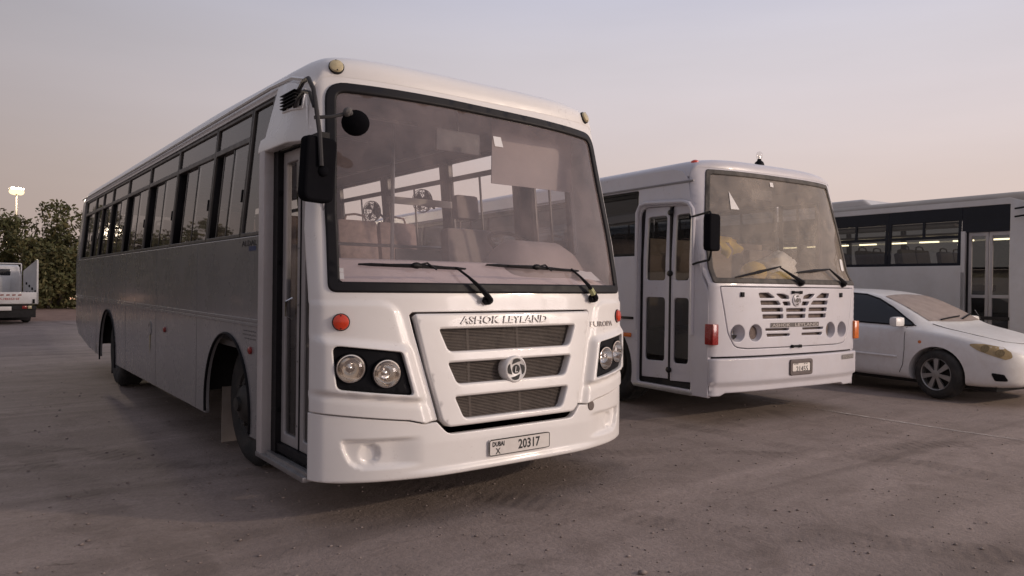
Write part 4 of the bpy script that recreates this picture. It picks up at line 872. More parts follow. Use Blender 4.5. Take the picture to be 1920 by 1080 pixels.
ys_ = [1.06+(L2-.302-1.06)*i/n_ for i in range(n_+1)]
for i in range(n_): window(B2, S2R, 1, ys_[i]+.03, ys_[i+1]-.03, 1.663, 2.447, 2.42, panes=2, rear_gap=0, gm=GLASS_T, fm=DARK)
# door leaves
for (a,b) in ((.268,.592),(.616,1.03)):
    wn = [rpoly([(a+.065,1.46),(b-.045,1.46),(b-.045,2.165),(a+.065,2.165)], .045, 4), rpoly([(a+.065,.585),(b-.045,.575),(b-.045,1.275),(a+.065,1.275)], .045, 4)]
    d2 = panel('door_leaf', rpoly([(a,.40),(b,.385),(b,2.275),(a,2.262)], [.01,.01,.06,.04], 4), wn, lambda y,z: (.035+X2(z),y,z), WHITE2, B2, g=.2, t=.03, r=.006, out=-1, bg=.06)
    for wv in wn: sheet('pane', offset(orient(wv),-.01), lambda y,z: (.052+X2(z),y,z), GLASS_DD, d2, g=.4, out=-1)
mb = MB(); mb.box(.03,.07,.592,.616,.40,2.25); mb.box(.05,.08,1.03,1.085,.33,2.25); mb.box(.05,.09,.27,1.06,.33,.40); mb.build('door_seal', RUBBER, B2)
for z in (2.19,1.535,.50):
    mb = MB(); mb.ball((.028,.604,z), .035, 12, 8, (.5,1.25,.95)); mb.build('door_buffer', RUBBER, B2)
mb = MB(); mb.box(-.01,.25,.24,1.12,.268,.305,.006); mb.build('door_step', ALU, B2)
mb = MB(); mb.box(-.012,.0,1.12,1.36,1.018,1.046,.003); mb.build('strap', RUBBER, sd2)
mb = MB(); mb.box(-.022,.0,1.17,1.30,.815,.862,.008); mb.build('side_marker', ORANGE, sd2)
mr2 = empty('wing_mirror', (0,0,0), 0, B2)
mb = MB(); mb.tube([(.0,.30,2.115),(-.03,.20,2.12),(-.16,-.12,2.13),(-.165,-.15,2.09)], .011, 7); mb.tube([(.0,.27,1.62),(-.05,.14,1.64),(-.14,-.1,1.66),(-.16,-.14,1.72),(-.165,-.15,1.80)], .011, 7); mb.ball((0,.28,2.115), .03); mb.build('mirror_arm', DARK, mr2)
Mm2 = Matrix.Translation((-.172,-.15,1.925)) @ Matrix.Rotation(rad(14),4,'Z'); po2 = rpoly([(-.10,-.18),(.10,-.18),(.10,.18),(-.10,.18)], .04, 5)
mb = MB(); mb.prism(po2, -.05, .03, lambda a,b,d: Mm2 @ Vector((a,d,b))); o = mb.build('mirror_head', SHELL, mr2); bv = o.modifiers.new('bevel','BEVEL'); bv.width = .016; bv.segments = 3
mb = MB(); mb.prism(offset(orient(po2),.012), .0305, .033, lambda a,b,d: Mm2 @ Vector((a,d,b))); mb.build('mirror_glass', CHROME, mr2)
def wiper2(piv, tip, b0, b1):
    P = lambda x,z,d: Vector(F2(x,z))+surfn(F2,x,z)*d
    wp = empty('wiper', (0,0,0), 0, B2)
    mb = MB(); mb.lathe([(.035,-.02),(.03,.04),(.001,.05)], P(*piv,0), surfn(F2,*piv), 12); mb.build('pivot', DARK, wp)
    mb = MB(); mb.tube([P(piv[0]+(tip[0]-piv[0])*t, piv[1]+(tip[1]-piv[1])*t, .045) for t in (0,.3,1)], [.024,.018,.008], 6); mb.build('arm', DARK, wp)
    mb = MB(); B_ = [(b0[0]+(b1[0]-b0[0])*t, b0[1]+(b1[1]-b0[1])*t) for t in (0,.15,.35,.5,.65,.85,1)]; mb.tube([P(*q,.02) for q in B_], [.006,.012,.014,.02,.014,.012,.006], 6); mb.build('blade', RUBBER, wp)
wiper2((1.27,1.445),(.93,1.60),(.30,1.49),(.98,1.62)); wiper2((2.08,1.44),(1.80,1.60),(1.22,1.56),(1.86,1.61))
wheel(B2, .20, 1.72, dish=-.02); wheel(B2, .12, 6.6, dish=.1); wheel(B2, W2-.2, 1.72, side=1, dish=-.02); wheel(B2, W2-.12, 6.6, side=1, dish=.1)
mb = MB(); [mb.box(.5 if k == 0 else W2-.53,.53 if k == 0 else W2-.5,yc-.75,yc+.75,.30,.9) for k in (0,1) for yc in (1.72,6.6)]; mb.box(.04,W2-.04,1.15,L2-.1,.88,.93); mb.box(.6,W2-.04,.2,1.15,.88,.93); mb.box(.35,W2-.35,.15,L2-.4,.55,.88); mb.box(.05,W2-.05,2.5,5.8,.48,.88); mb.box(.3,2.1,.0,.2,.38,.9); mb.build('underbody', UNDER, B2)
mb = MB(); mb.box(.04,W2-.04,L2-.02,L2,.6,Z2-.02); mb.build('rear_panel', WHITE2, B2)
mb = MB(); V = []
for j,y in enumerate((.55,1,3,5,7,L2-.1)):
    for i in range(11): a = -1+.2*i; V.append((c2+a*1.13, y, 2.60+.09*math.sqrt(max(0,1-abs(a)**4))))
mb.add(V, [(j*11+i, j*11+i+1, (j+1)*11+i+1, (j+1)*11+i) for j in range(5) for i in range(10)]); mb.build('ceiling', mat('old_liner', (.44,.41,.38), .85), B2, ang=60, fix=False)
mb = MB(); V = []; prof = [(0,1.36),(.02,1.44),(.12,1.47),(.34,1.50),(.42,1.47),(.45,1.0)]
for i in range(21):
    x = .08+2.29*i/20
    for (y,z) in prof: V.append((x, fb2(x,1.44)+.03+y, z))
mb.add(V, [(i*6+j, i*6+j+1, (i+1)*6+j+1, (i+1)*6+j) for i in range(20) for j in range(5)]); mb.build('dashboard', mat('tan_dashboard', (.34,.235,.165), .7, var=.2), B2, ang=50, fix=False)
mb = MB(); mb.box(.25,2.2,1.15,1.18,.93,1.95,.01); mb.build('partition', mat('partition_tan', (.34,.26,.20), .8, var=.15), B2)
mb = MB(); mb.box(1.0,1.35,.34,.37,2.38,2.5,.02); mb.tube([(1.17,.36,2.5),(1.17,.4,2.63)], .008, 6); mb.build('interior_mirror', mat('mirror_back_grey', (.16,.145,.145), .5), B2)
seats(B2, [2.0+.82*k for k in range(8)], [.6,1.85], .93)
mb = MB(); M_ = Matrix.Translation((1.95,1.0,1.25)); mb.box(-.24,.24,-.06,.06,0,.62,.05,M=M_); mb.box(-.24,.24,-.45,.02,-.1,.04,.05,M=M_); mb.build('driver_seat', SEATG, B2)
# loose things behind its windscreen
def blob(name, c, s, m, label, cat, seed, amp=.35, n=28, k=16):
    mb = MB(); V = []; F = []
    for j in range(k+1):
        th = PI*j/k
        for i in range(n):
            ph = 2*PI*i/n; d = Vector((math.sin(th)*math.cos(ph), math.sin(th)*math.sin(ph), math.cos(th)))
            r = 1+amp*noise.noise(d*1.6+Vector((seed,0,0)))+amp*.45*noise.noise(d*4.5+Vector((0,seed,0))); p = Vector((d.x*s[0]*r, d.y*s[1]*r, max(-.75,d.z)*s[2]*r))
            V.append(p+Vector(c))
    F = [(j*n+i, j*n+(i+1)%n, (j+1)*n+(i+1)%n, (j+1)*n+i) for j in range(k) for i in range(n)]; mb.add(V,F)
    Mw = Matrix.Translation(O2) @ Matrix.Rotation(TH2,4,'Z'); mb.v = [tuple(Mw @ Vector(p)) for p in mb.v]; o = mb.build(name, m, ang=70); return tag(o, label, cat)
YEL = mat('yellow_cloth', (.66,.47,.07), .7, var=.2, scale=9, bump=.004, bscale=14)
blob('plastic_bag', (1.52,.38,1.62), (.29,.15,.18), mat('white_plastic_bag', (.74,.72,.70), .45, var=.08, bump=.01, bscale=12), 'crumpled white plastic bag on the dashboard of the middle bus', 'bag', 3.1)
blob('hard_hat', (1.03,.32,1.565), (.15,.14,.12), mat('yellow_helmet', (.68,.45,.06), .35), 'yellow hard hat on the dashboard left of the white bag', 'helmet', 8.2, .06)
blob('yellow_cloth', (1.36,.27,1.52), (.17,.12,.06), YEL, 'folded yellow cloth in front of the white bag on the dashboard', 'cloth', 5.5, .4)
mb = MB(); V = []; nu, nv = 12, 12
for i in range(nu+1):
    for j in range(nv+1):
        u_ = i/nu; v_ = j/nv; V.append((.74+.30*u_+.05*v_, .56+.03*math.sin(u_*9+v_*3)+.03*math.sin(v_*7), 1.98-.25*v_*(.8+.2*math.sin(u_*5))-.04*u_))
Mw = Matrix.Translation(O2) @ Matrix.Rotation(TH2,4,'Z'); V = [Mw @ Vector(p) for p in V]
F = [(i*(nv+1)+j, i*(nv+1)+j+1, (i+1)*(nv+1)+j+1, (i+1)*(nv+1)+j) for i in range(nu) for j in range(nv) if not (4 <= i <= 7 and 3 <= j <= 12)]
mb.add(V,F); o = mb.build('safety_vest', YEL, ang=180, fix=False); tag(o, 'yellow safety vest hanging inside the middle bus windscreen', 'vest')

# ------------------------------------------------------------------ BUS 3 (behind the car, lit inside)
Mw2 = Matrix.Translation(O2) @ Matrix.Rotation(TH2,4,'Z')
B3 = empty('bus', Mw2 @ Vector((6.5,-.35,0)), TH2); tag(B3, 'white bus with dark window band and lit interior behind the white car', 'bus', 'white buses parked in the yard')
W3 = 2.5; c3 = W3/2; Z3 = 2.80; L3 = 11.0
W3M = mat('weathered_white_paint', (.54,.53,.54), .5, var=.08, scale=2.2, dust=.3, dcol=(.45,.40,.37), coat=.1, bump=.0006, bscale=180)
def X3(z): return .06*max(0,z-1.75)
def S3L(y, z): return (X3(z), y, z)
def S3R(y, z): return (W3-X3(z), y, z)
def fb3(x, z): u = min(1.1,abs(x-c3)/(c3-X3(z))); return -.12*(1-u**4)+.15*max(0,z-1.4)
def F3(x, z): return (x, fb3(x,z), z)
A3 = [(2.6,.45,.56),(8.0,.42,.6)]
def sk3(y0):
    a1 = arc(*A3[0],190,-10,18); a2 = arc(*A3[1],188,-8,18); a1[0] = (a1[0][0],.33); a1[-1] = (a1[-1][0],.33); a2[0] = (a2[0][0],.33); a2[-1] = (a2[-1][0],.33)
    return [(y0,.33)]+a1+a2+[(L3,.5)]
b3L = rpoly([(1.16,1.785),(L3-.3,1.785),(L3-.3,2.70),(.50,2.70),(.44,2.66),(.44,.36),(1.10,.36),(1.10,1.785)], 0, 1)
s3 = panel('side_panel', sk3(.0)+[(L3,Z3),(.5,Z3),(.32,2.74),(.20,2.62),(.0,1.4)], [[(1.165,1.785),(L3-.3,1.785),(L3-.3,2.705),(.49,2.705),(.445,.36),(1.10,.36),(1.10,2.30),(1.165,2.30)]], S3L, W3M, B3, g=.16, t=.04, r=.006, out=-1, bg=.08)
s3r = panel('side_panel', sk3(.0)+[(L3,Z3),(.5,Z3),(.32,2.74),(.20,2.62),(.0,1.4)], [[(.6,1.785),(L3-.3,1.785),(L3-.3,2.705),(.6,2.705)]], S3R, W3M, B3, g=.3, t=.04, r=.006, out=1, bg=.1)
NAVY = mat('band_black_glass', (.008,.010,.017), .18, var=.2, spec=.25)
n3 = 8; y3 = [1.168+(L3-.302-1.168)*i/n3 for i in range(n3+1)]
for i in range(n3):
    a, b = y3[i]+.002, y3[i+1]-.002; m_ = (a+b)/2; f = .05
    hs = [[(a+f,2.27),(m_-.02,2.27),(m_-.02,2.50),(a+f,2.50)], [(m_+.02,2.27),(b-f,2.27),(b-f,2.50),(m_+.02,2.50)], [(a+f,1.83),(b-f,1.83),(b-f,2.225),(a+f,2.225)]]
    fr = panel('window', [(a,1.788),(b,1.788),(b,2.702),(a,2.702)], hs, S3L, NAVY, B3, g=.4, t=.03, r=.003, out=-1, off=-.004, bg=.3)
    for h in hs: sheet('pane', h, S3L, GLASS_B3, fr, g=.5, out=-1, off=-.014)
    fr = panel('window', [(a-.1 if i else a-.5,1.788),(b-.1,1.788),(b-.1,2.702),(a-.1 if i else a-.5,2.702)], [[(a-.05,1.83),(b-.15,1.83),(b-.15,2.6),(a-.05,2.6)]], S3R, NAVY, B3, g=.5, t=.03, r=.003, out=1, off=-.004, bg=.4); sheet('pane', [(a-.05,1.83),(b-.15,1.83),(b-.15,2.6),(a-.05,2.6)], S3R, GLASS_T, fr, g=.5, out=1, off=-.014)
sheet('door_header', [(.45,2.30),(1.164,2.30),(1.164,2.703),(.492,2.703)], S3L, NAVY, B3, g=.3, out=-1, off=-.006)
mb = MB(); mb.box(.0,.03,1.1,1.16,.36,2.32); mb.build('door_post', W3M, B3)
for (a,b) in ((.785,1.075),(.455,.775)):
    d3 = panel('door_leaf', [(a,.38),(b,.38),(b,2.30),(a,2.30)], [[(a+.045,.45),(b-.045,.45),(b-.045,1.28),(a+.045,1.28)],[(a+.045,1.33),(b-.045,1.33),(b-.045,2.24),(a+.045,2.24)]], lambda y,z: (.06,y,z), DOORFR, B3, g=.3, t=.03, r=.005, out=-1, bg=.2)
    sheet('pane', [(a+.04,.44),(b-.04,.44),(b-.04,1.29),(a+.04,1.29)], lambda y,z: (.075,y,z), GLASS_T, d3, g=.5, out=-1); sheet('pane', [(a+.04,1.32),(b-.04,1.32),(b-.04,2.25),(a+.04,2.25)], lambda y,z: (.075,y,z), GLASS_B3, d3, g=.5, out=-1)
mb = MB(); mb.box(.05,.09,1.075,1.10,.36,2.32); mb.build('door_seal', RUBBER, B3)
l3 = [(0,.35),(0,1.0),(0,1.7)]+corner_top(W3, X3, Z3, .12); ws3 = rpoly([(.1,1.42),(W3-.1,1.42),(W3-.16,2.7),(.16,2.7)], .08, 4)
panel('front_panel', l3+[(W3-x,z) for x,z in l3[::-1]], [ws3], F3, W3M, B3, g=.12, t=.03, r=.006, bg=.08); sheet('windscreen', offset(orient(ws3),-.01), F3, GLASS_WS, B3, g=.15, off=-.006)
roof(B3, W3, X3, Z3-.01, .14, lambda x,z: fb3(x,z)-.003, L3, mat('dusty_roof_paint', (.30,.28,.265), .7, var=.12, dust=.4, dcol=(.28,.24,.21)), fr=.5, pw=5, R=.12)
mb = MB(); mb.prism([(2.75,2.84),(2.98,3.02),(6.3,3.02),(6.5,2.84)], .28, W3-.28, lambda a,b,d: (d,a,b)); o = mb.build('air_conditioner', W3M, B3); bv = o.modifiers.new('bevel','BEVEL'); bv.width = .04; bv.segments = 3
mb = MB(); mb.tube([(-.01,.4,2.62),(-.15,.0,2.64),(-.25,-.35,2.60)], .014, 6); mb.tube([(-.01,.4,2.50),(-.15,.0,2.52),(-.25,-.35,2.50)], .014, 6); mb.box(-.36,-.14,-.40,-.33,2.05,2.62,.03); mb.build('wing_mirror', DARK, B3)
mb = MB(); mb.box(.04,W3-.04,.2,L3-.1,.95,1.0); mb.box(.3,W3-.3,.3,L3-.3,.5,.95); mb.box(.05,W3-.05,3.4,7.2,.45,.95); mb.build('underbody', UNDER, B3)
mb = MB(); mb.box(.03,W3-.03,L3-.03,L3,.5,Z3-.02); mb.build('rear_panel', W3M, B3)
mb = MB(); mb.box(.12,W3-.12,.5,L3-.1,2.72,2.74); mb.box(W3-.5,W3-.1,1.0,L3-.2,2.42,2.46); mb.box(.1,.5,1.3,L3-.2,2.42,2.46); mb.build('ceiling', LINER, B3)
LAMP3 = emit('interior_strip_light', (1,.84,.55), 5.5)
for k in range(9):
    mb = MB(); y = .75+k*.62; mb.box(W3-.40,W3-.33,y,y+.34,2.30,2.325); mb.build('strip_light', LAMP3, B3)
seats(B3, [1.9+.78*k for k in range(11)], [.62,1.88], 1.0, m=mat('dark_seat_cloth', (.05,.045,.042), .9, var=.3, scale=12))
sheet('side_vent', rpoly([(1.20,.96),(1.62,.96),(1.62,1.10),(1.20,1.10)], .01, 2), S3L, mat('vent_grey', (.20,.19,.18), .6), s3, g=.3, out=-1, off=.004)
wheel(B3, .16, 2.6, dish=-.02); wheel(B3, .12, 8.0, dish=.1); wheel(B3, W3-.16, 2.6, side=1, dish=-.02); wheel(B3, W3-.12, 8.0, side=1, dish=.1)
# ------------------------------------------------------------------ white saloon car
CT = -.125; _l = Vector((-.80,.95,0)); _l.rotate(Matrix.Rotation(CT,3,'Z'))
CAR = empty('car', Vector((8.45,.10,0))-_l, CT); tag(CAR, 'dusty white saloon car with silver alloy wheels between the buses', 'car')
CAR.rotation_euler = (0,0,CT)
def tb(*a): return list(a)
Tw = tb((0,.50),(.04,.60),(.12,.71),(.3,.80),(.6,.855),(1.2,.875),(3.4,.88),(4.0,.85),(4.35,.78),(4.48,.70),(4.54,.60))
Tzs = tb((0,.56),(.1,.64),(.3,.72),(.7,.80),(1.0,.845),(1.25,.875),(2.2,.905),(3.2,.945),(3.8,1.0),(4.3,.99),(4.45,.93),(4.54,.80))
Tzt = tb((0,.60),(.05,.66),(.15,.72),(.35,.785),(.7,.865),(.95,.915),(1.06,.94),(1.14,.975),(1.4,1.115),(1.7,1.265),(1.9,1.33),(2.15,1.375),(2.5,1.40),(2.8,1.40),(3.0,1.385),(3.3,1.34),(3.6,1.28),(3.95,1.10),(4.1,1.06),(4.4,1.03),(4.54,.86))
Twt = tb((0,.40),(.2,.52),(.6,.60),(1.2,.64),(1.35,.66),(1.7,.62),(2.1,.585),(2.7,.58),(3.3,.575),(3.7,.60),(4.1,.62),(4.54,.50))
Tzb = tb((0,.34),(.06,.24),(.3,.20),(.8,.19),(1.4,.20),(3.2,.20),(4.2,.24),(4.5,.34),(4.54,.40))
us = [0,.03,.08,.15,.25,.4,.55,.7,.85,1.0,1.15,1.27,1.35,1.5,1.65,1.8,1.95,2.1,2.25,2.4,2.6,2.8,3.0,3.2,3.35,3.5,3.65,3.8,3.95,4.1,4.25,4.38,4.47,4.52,4.54]
def sect(u_):
    W_, zs, zt, wt, zb = (interp(u_,T) for T in (Tw,Tzs,Tzt,Twt,Tzb)); top = max(zt, zs+.02)
    p = [(0,zb),(.55*W_,zb),(.86*W_,zb),(.96*W_,zb+.03),(.985*W_,zb+.09),(W_*.995,zb+.22),(W_,zb+(zs-zb)*.55),(W_*.995,zb+(zs-zb)*.75),(W_*.975,zs-.05),(W_*.95,zs-.012),(W_*.925,zs+.006)]
    g = top-zs; e = (W_*.905, zs+.015+.02*g); f = (wt, top-.10*g-.012)
    for t in (.0,.35,.7,1): p.append((e[0]+(f[0]-e[0])*t+.02*math.sin(PI*t)*(g > .15), e[1]+(f[1]-e[1])*t))
    p += [(wt*.93,top-.035*g-.005),(wt*.8,top-.012*g-.002),(wt*.5,top),(wt*.2,top+.003),(0,top+.004)]
    return p
mb = MB(); V = []; F = []; S_ = [sect(u_) for u_ in us]; n = len(S_[0]); ring = 2*n-2
for u_, p in zip(us, S_):
    V += [(x,u_,z) for x,z in p]+[(-x,u_,z) for x,z in p[-2:0:-1]]
for i in range(len(us)-1):
    for j in range(ring): F.append((i*ring+j, i*ring+(j+1)%ring, (i+1)*ring+(j+1)%ring, (i+1)*ring+j))
F.append(tuple(range(ring))); F.append(tuple((len(us)-1)*ring+j for j in range(ring-1,-1,-1)))
mb.add(V,F); body = mb.build('body', CARWHITE, CAR, ang=180)
md = body.modifiers.new('subdiv','SUBSURF'); md.levels = 1; md.render_levels = 1
cut = MB()
for yy in (.95,3.55):
    for s in (-1,1): cut.lathe([(.001,-.02),(.352,-.02),(.352,.45),(.001,.45)], (s*.60,yy,.315), (s,0,0), 40)
co = cut.build('cutter', None, CAR)
bo_ = body.modifiers.new('arches','BOOLEAN'); bo_.operation = 'DIFFERENCE'; bo_.object = co; bo_.solver = 'EXACT'; bo_.use_self = True
bpy.context.view_layer.update(); dg = bpy.context.evaluated_depsgraph_get()
nm_ = bpy.data.meshes.new_from_object(body.evaluated_get(dg)); body.modifiers.clear(); old = body.data; body.data = nm_; bpy.data.objects.remove(co)
nm_.materials.clear(); nm_.materials.append(CARWHITE); nm_.polygons.foreach_set('use_smooth', [True]*len(nm_.polygons)); nm_.set_sharp_from_angle(angle=rad(38))
bvh = BVHTree.FromPolygons([v.co.copy() for v in nm_.vertices], [tuple(p.vertices) for p in nm_.polygons])
def near_side(sgn):
    def f(u_, z):
        h = bvh.ray_cast(Vector((sgn*2,u_,z)), Vector((-sgn,0,0)))
        return tuple(h[0]) if h[0] else (sgn*.6,u_,z)
    return f
def from_top(x, u_):
    h = bvh.ray_cast(Vector((x,u_,3)), Vector((0,0,-1))); return tuple(h[0]) if h[0] else (x,u_,1)
def patch(name, outl, S, m, off, out_dir, parent=CAR, g=.05):
    v2, fs = fill(resample(orient(outl), g), [], g); V = []
    for a,b in v2: V.append(Vector(S(a,b))+Vector(out_dir)*off)
    me = bpy.data.meshes.new(name); me.from_pydata([tuple(p) for p in V], [], fs); return link(name, me, m, parent, smooth=True)
CARGL = mat('dark_car_glass', (.012,.014,.018), .10, var=.2, spec=.7)
DUSTY = mat('dust_covered_glass', (.31,.255,.232), .8, var=.16, scale=7, bump=.0005, bscale=200)
LAMPY = mat('yellowed_headlamp', (.40,.29,.14), .35, var=.3, scale=16, coat=.3)
swin = [(1.25,.915),(1.42,1.01),(1.65,1.15),(1.88,1.26),(2.10,1.32),(2.5,1.345),(3.0,1.33),(3.30,1.26),(3.48,1.14),(3.40,.99),(3.1,.965),(2.3,.94),(1.7,.925)]
for sgn in (-1,1):
    S = near_side(sgn); o_ = (sgn,0,0)
    sw = patch('side_window', swin, S, CARGL, .006, o_)
    mb = MB(); k = [S(u_,z) for u_,z in resample(rpoly(swin,.03,3), .08)]; mb.tube([Vector(p)+Vector((sgn*.006,0,0)) for p in k], .011, 5, closed=True); mb.build('window_trim', DARK, sw)
    mb = MB(); mb.tube([Vector(S(2.35,z))+Vector((sgn*.008,0,0)) for z in (.95,1.15,1.335)], .035, 6); mb.build('pillar_trim', DARK, sw)
    hl = patch('headlamp', rpoly([(.60,.735),(.42,.742),(.24,.712),(.155,.655),(.13,.59),(.19,.565),(.30,.60),(.46,.655)], .03, 4), S, LAMPY, .006, (sgn*.8,-.6,0))
    for cu_,cz_,cr_ in ((.40,.685,.045),(.25,.640,.045)): patch('lamp_bowl', circ(cu_,cz_,cr_,18), S, mat('amber_bowl', (.26,.19,.10), .25, metal=.5, var=.3, scale=40), .010, (sgn*.8,-.6,0), hl, g=.03)
    patch('fog_lamp', rpoly([(.33,.40),(.20,.385),(.16,.305),(.29,.30)], .02, 3), S, DARK, .006, (sgn*.8,-.6,0))
    # door seams, sill strip, handle
    for pts in ([(1.37,.90),(1.36,.6),(1.38,.40),(1.43,.29)], [(2.50,.98),(2.52,.6),(2.50,.33)], [(3.35,.98),(3.30,.7),(3.05,.45),(3.02,.31)]):
        mb = MB(); q = []
        for (a,b),(c_,d) in zip(pts,pts[1:]): q += [(a+(c_-a)*t/4, b+(d-b)*t/4) for t in range(4)]
        mb.tube([Vector(S(*p))+Vector((sgn*.0005,0,0)) for p in q+[pts[-1]]], .005, 4); mb.build('door_seam', mat('seam_grey', (.10,.09,.088), .8), CAR)
    mb = MB(); mb.tube([Vector(S(u_,.495+.012*(u_-1.4)))+Vector((sgn*.002,0,0)) for u_ in (1.46,1.8,2.1,2.4,2.48)], .016, 6); mb.build('rub_strip', CARWHITE, CAR)
    mb = MB(); mb.tube([Vector(S(u_,.845))+Vector((sgn*d_,0,0)) for u_,d_ in ((2.26,.0),(2.29,.022),(2.38,.024),(2.44,.0))], .014, 6); mb.build('door_handle', CARWHITE, CAR)
    mb = MB(); p_ = Vector(S(1.45,.93)); mb.box(-.10,.10,-.055,.055,-.065,.065,.04,M=Matrix.Translation(p_+Vector((sgn*.15,-.02,.035)))); mb.tube([p_+Vector((0,0,-.01)), p_+Vector((sgn*.10,-.02,.0))], .03, 6); mb.build('wing_mirror', CARWHITE, CAR)
    mb = MB(); mb.lathe([(.022,0),(.02,.006),(.001,.008)], Vector(S(1.16,.715)), (sgn,0,0), 12); mb.build('side_repeater', ORANGE, CAR)
    for yy in (.95,3.55):
        mb = MB(); mb.lathe([(.355,-.01),(.362,.006),(.352,.008),(.346,-.02)], (sgn*(.868 if yy < 2 else .872),yy,.315), (sgn,0,0), 40)
ROOFLINE = [( -.62,1.17),(-.60,1.4),(-.565,1.72),(-.54,1.85),(0,1.885),(.54,1.85),(.565,1.72),(.60,1.4),(.62,1.17),(.3,1.12),(0,1.105),(-.3,1.12)]
patch('windscreen', rpoly(ROOFLINE, .03, 3), lambda x,u_: from_top(x,u_), DUSTY, .006, (0,-.5,.85))
patch('rear_window', [(-.52,3.42),(.52,3.42),(.56,3.92),(-.56,3.92)], lambda x,u_: from_top(x,u_), CARGL, .006, (0,.5,.85))
def nose(x, z):
    h = bvh.ray_cast(Vector((x,-2,z)), Vector((0,1,0))); return tuple(h[0]) if h[0] else (x,.1,z)
patch('grille', rpoly([(-.33,.655),(.33,.655),(.28,.575),(-.28,.575)], .02, 3), nose, DARK, .006, (0,-1,0)); patch('grille', rpoly([(-.40,.43),(.40,.43),(.34,.30),(-.34,.30)], .03, 3), nose, DARK, .006, (0,-1,0)); patch('number_plate', [(-.24,.545),(.24,.545),(.24,.45),(-.24,.45)], nose, PLATE, .012, (0,-1,0))
mb = MB(); q = [Vector(from_top(x,u_))+Vector((0,0,.002)) for x,u_ in [(-.64,1.12),(-.62,.95),(-.58,.6),(-.50,.32),(-.3,.22),(0,.19),(.3,.22),(.5,.32),(.58,.6),(.62,.95),(.64,1.12)]]; mb.tube(q, .005, 4); mb.build('bonnet_seam', mat('seam_grey', (.22,.2,.19), .8), CAR)
for (a,b) in (((-.40,1.15),(.16,1.22)),((.12,1.15),(.56,1.28))):
    mb = MB(); mb.tube([Vector(from_top(a[0]+(b[0]-a[0])*t, a[1]+(b[1]-a[1])*t))+Vector((0,-.01,.02)) for t in (0,.25,.5,.75,1)], .011, 5); mb.build('wiper', DARK, CAR)
mb = MB(); mb.tube([(.62,1.12,.93),(.66,1.26,1.12)], .003, 4); mb.build('antenna', CHROME, CAR)
mb = MB(); mb.box(-.7,.7,.3,4.3,.16,.22); mb.build('underbody', UNDER, CAR)
for yy in (.95,3.55):
    for s in (-1,1):
        wl = empty('wheel', (s*.86,yy,.315), rad(-7) if yy < 2 else 0, CAR); R = .315
        mb = MB(); mb.lathe([(.205,-.01),(.215,.004),(.26,.010),(.295,-.004),(.312,-.03),(R,-.06),(R,-.15),(.30,-.19),(.25,-.20)], (0,0,0), (s,0,0), 44); mb.build('tyre', TYRE, wl, ang=40)
        mb = MB(); mb.lathe([(.21,-.004),(.205,.004),(.196,-.004),(.188,-.05),(.185,-.12)], (0,0,0), (s,0,0), 40)
        for k in range(7):
            a = 2*PI*k/7; M = Matrix.Rotation(a,4,'X')
            q = [(-.020,.045),(.020,.045),(.034,.195),(-.034,.195)]; mb.prism(q, -.028, .0, lambda b_,c_,d: M @ Vector((s*(d-.006*(c_ > .1)),b_,c_)))
        mb.lathe([(.055,-.03),(.055,.004),(.03,.008),(.001,.009)], (0,0,0), (s,0,0), 20); mb.build('rim', ALLOY, wl, ang=35)
        mb = MB(); mb.lathe([(.19,-.07),(.001,-.07)], (0,0,0), (s,0,0), 28); mb.build('brake_disc', UNDER, wl)

# ------------------------------------------------------------------ pickup truck at the left, seen from behind
PK = empty('pickup_truck', (.49-1.72,22.6,0), rad(4)); tag(PK, 'white flatbed pickup truck parked facing away beside the trees', 'pickup truck')
PW = 1.72; PWH = mat('pickup_white', (.66,.64,.62), .45, var=.08, dust=.3)
mb = MB(); mb.box(.0,PW,.05,2.6,.60,.68,.01); mb.build('bed', mat('bed_grey', (.25,.24,.23), .7), PK)
mb = MB(); mb.box(.0,PW,.0,.05,.62,.975,.012); tg = mb.build('tailgate', PWH, PK)
def ST(x, z): return (x, -.002, z)
letter('lettering', 'MITSUBISHI', .42, 1.22, .74, .80, ST, mat('red_print', (.45,.06,.05), .5), tg, .003)
for k in range(6):
    x = .45+.15*k; sheet('print_mark', [(x,.86),(x+.09,.87),(x+.09,.91),(x,.905)], ST, mat('red_brown_print', (.28,.10,.08), .5), tg, g=.1, off=.003)
for x in (.12,PW-.12):
    mb = MB(); mb.box(x-.03,x+.03,-.03,.0,.63,.76,.01); mb.build('hinge', DARK, tg)
mb = MB(); mb.prism([(.0,.62),(.0,1.96),(.1,1.97),(2.5,1.66),(2.6,1.62),(2.6,.62)], PW-.045, PW, lambda a,b,d: (d,a,b)); o = mb.build('side_board', PWH, PK)
for k in range(4):
    mb = MB(); y = .12+.55*k; mb.box(PW-.075,PW-.045,y,y+.12,.95+.08*k,1.03+.08*k,.01); mb.box(PW-.06,PW-.045,y,y+.05,.66,.98); mb.build('board_latch', DARK, o)
mb = MB(); mb.box(.0,.045,.05,2.6,.68,.98,.01); mb.build('side_board', PWH, PK)
mb = MB(); mb.box(.04,1.30,2.5,2.56,.68,1.43,.01); mb.build('headboard', PWH, PK)
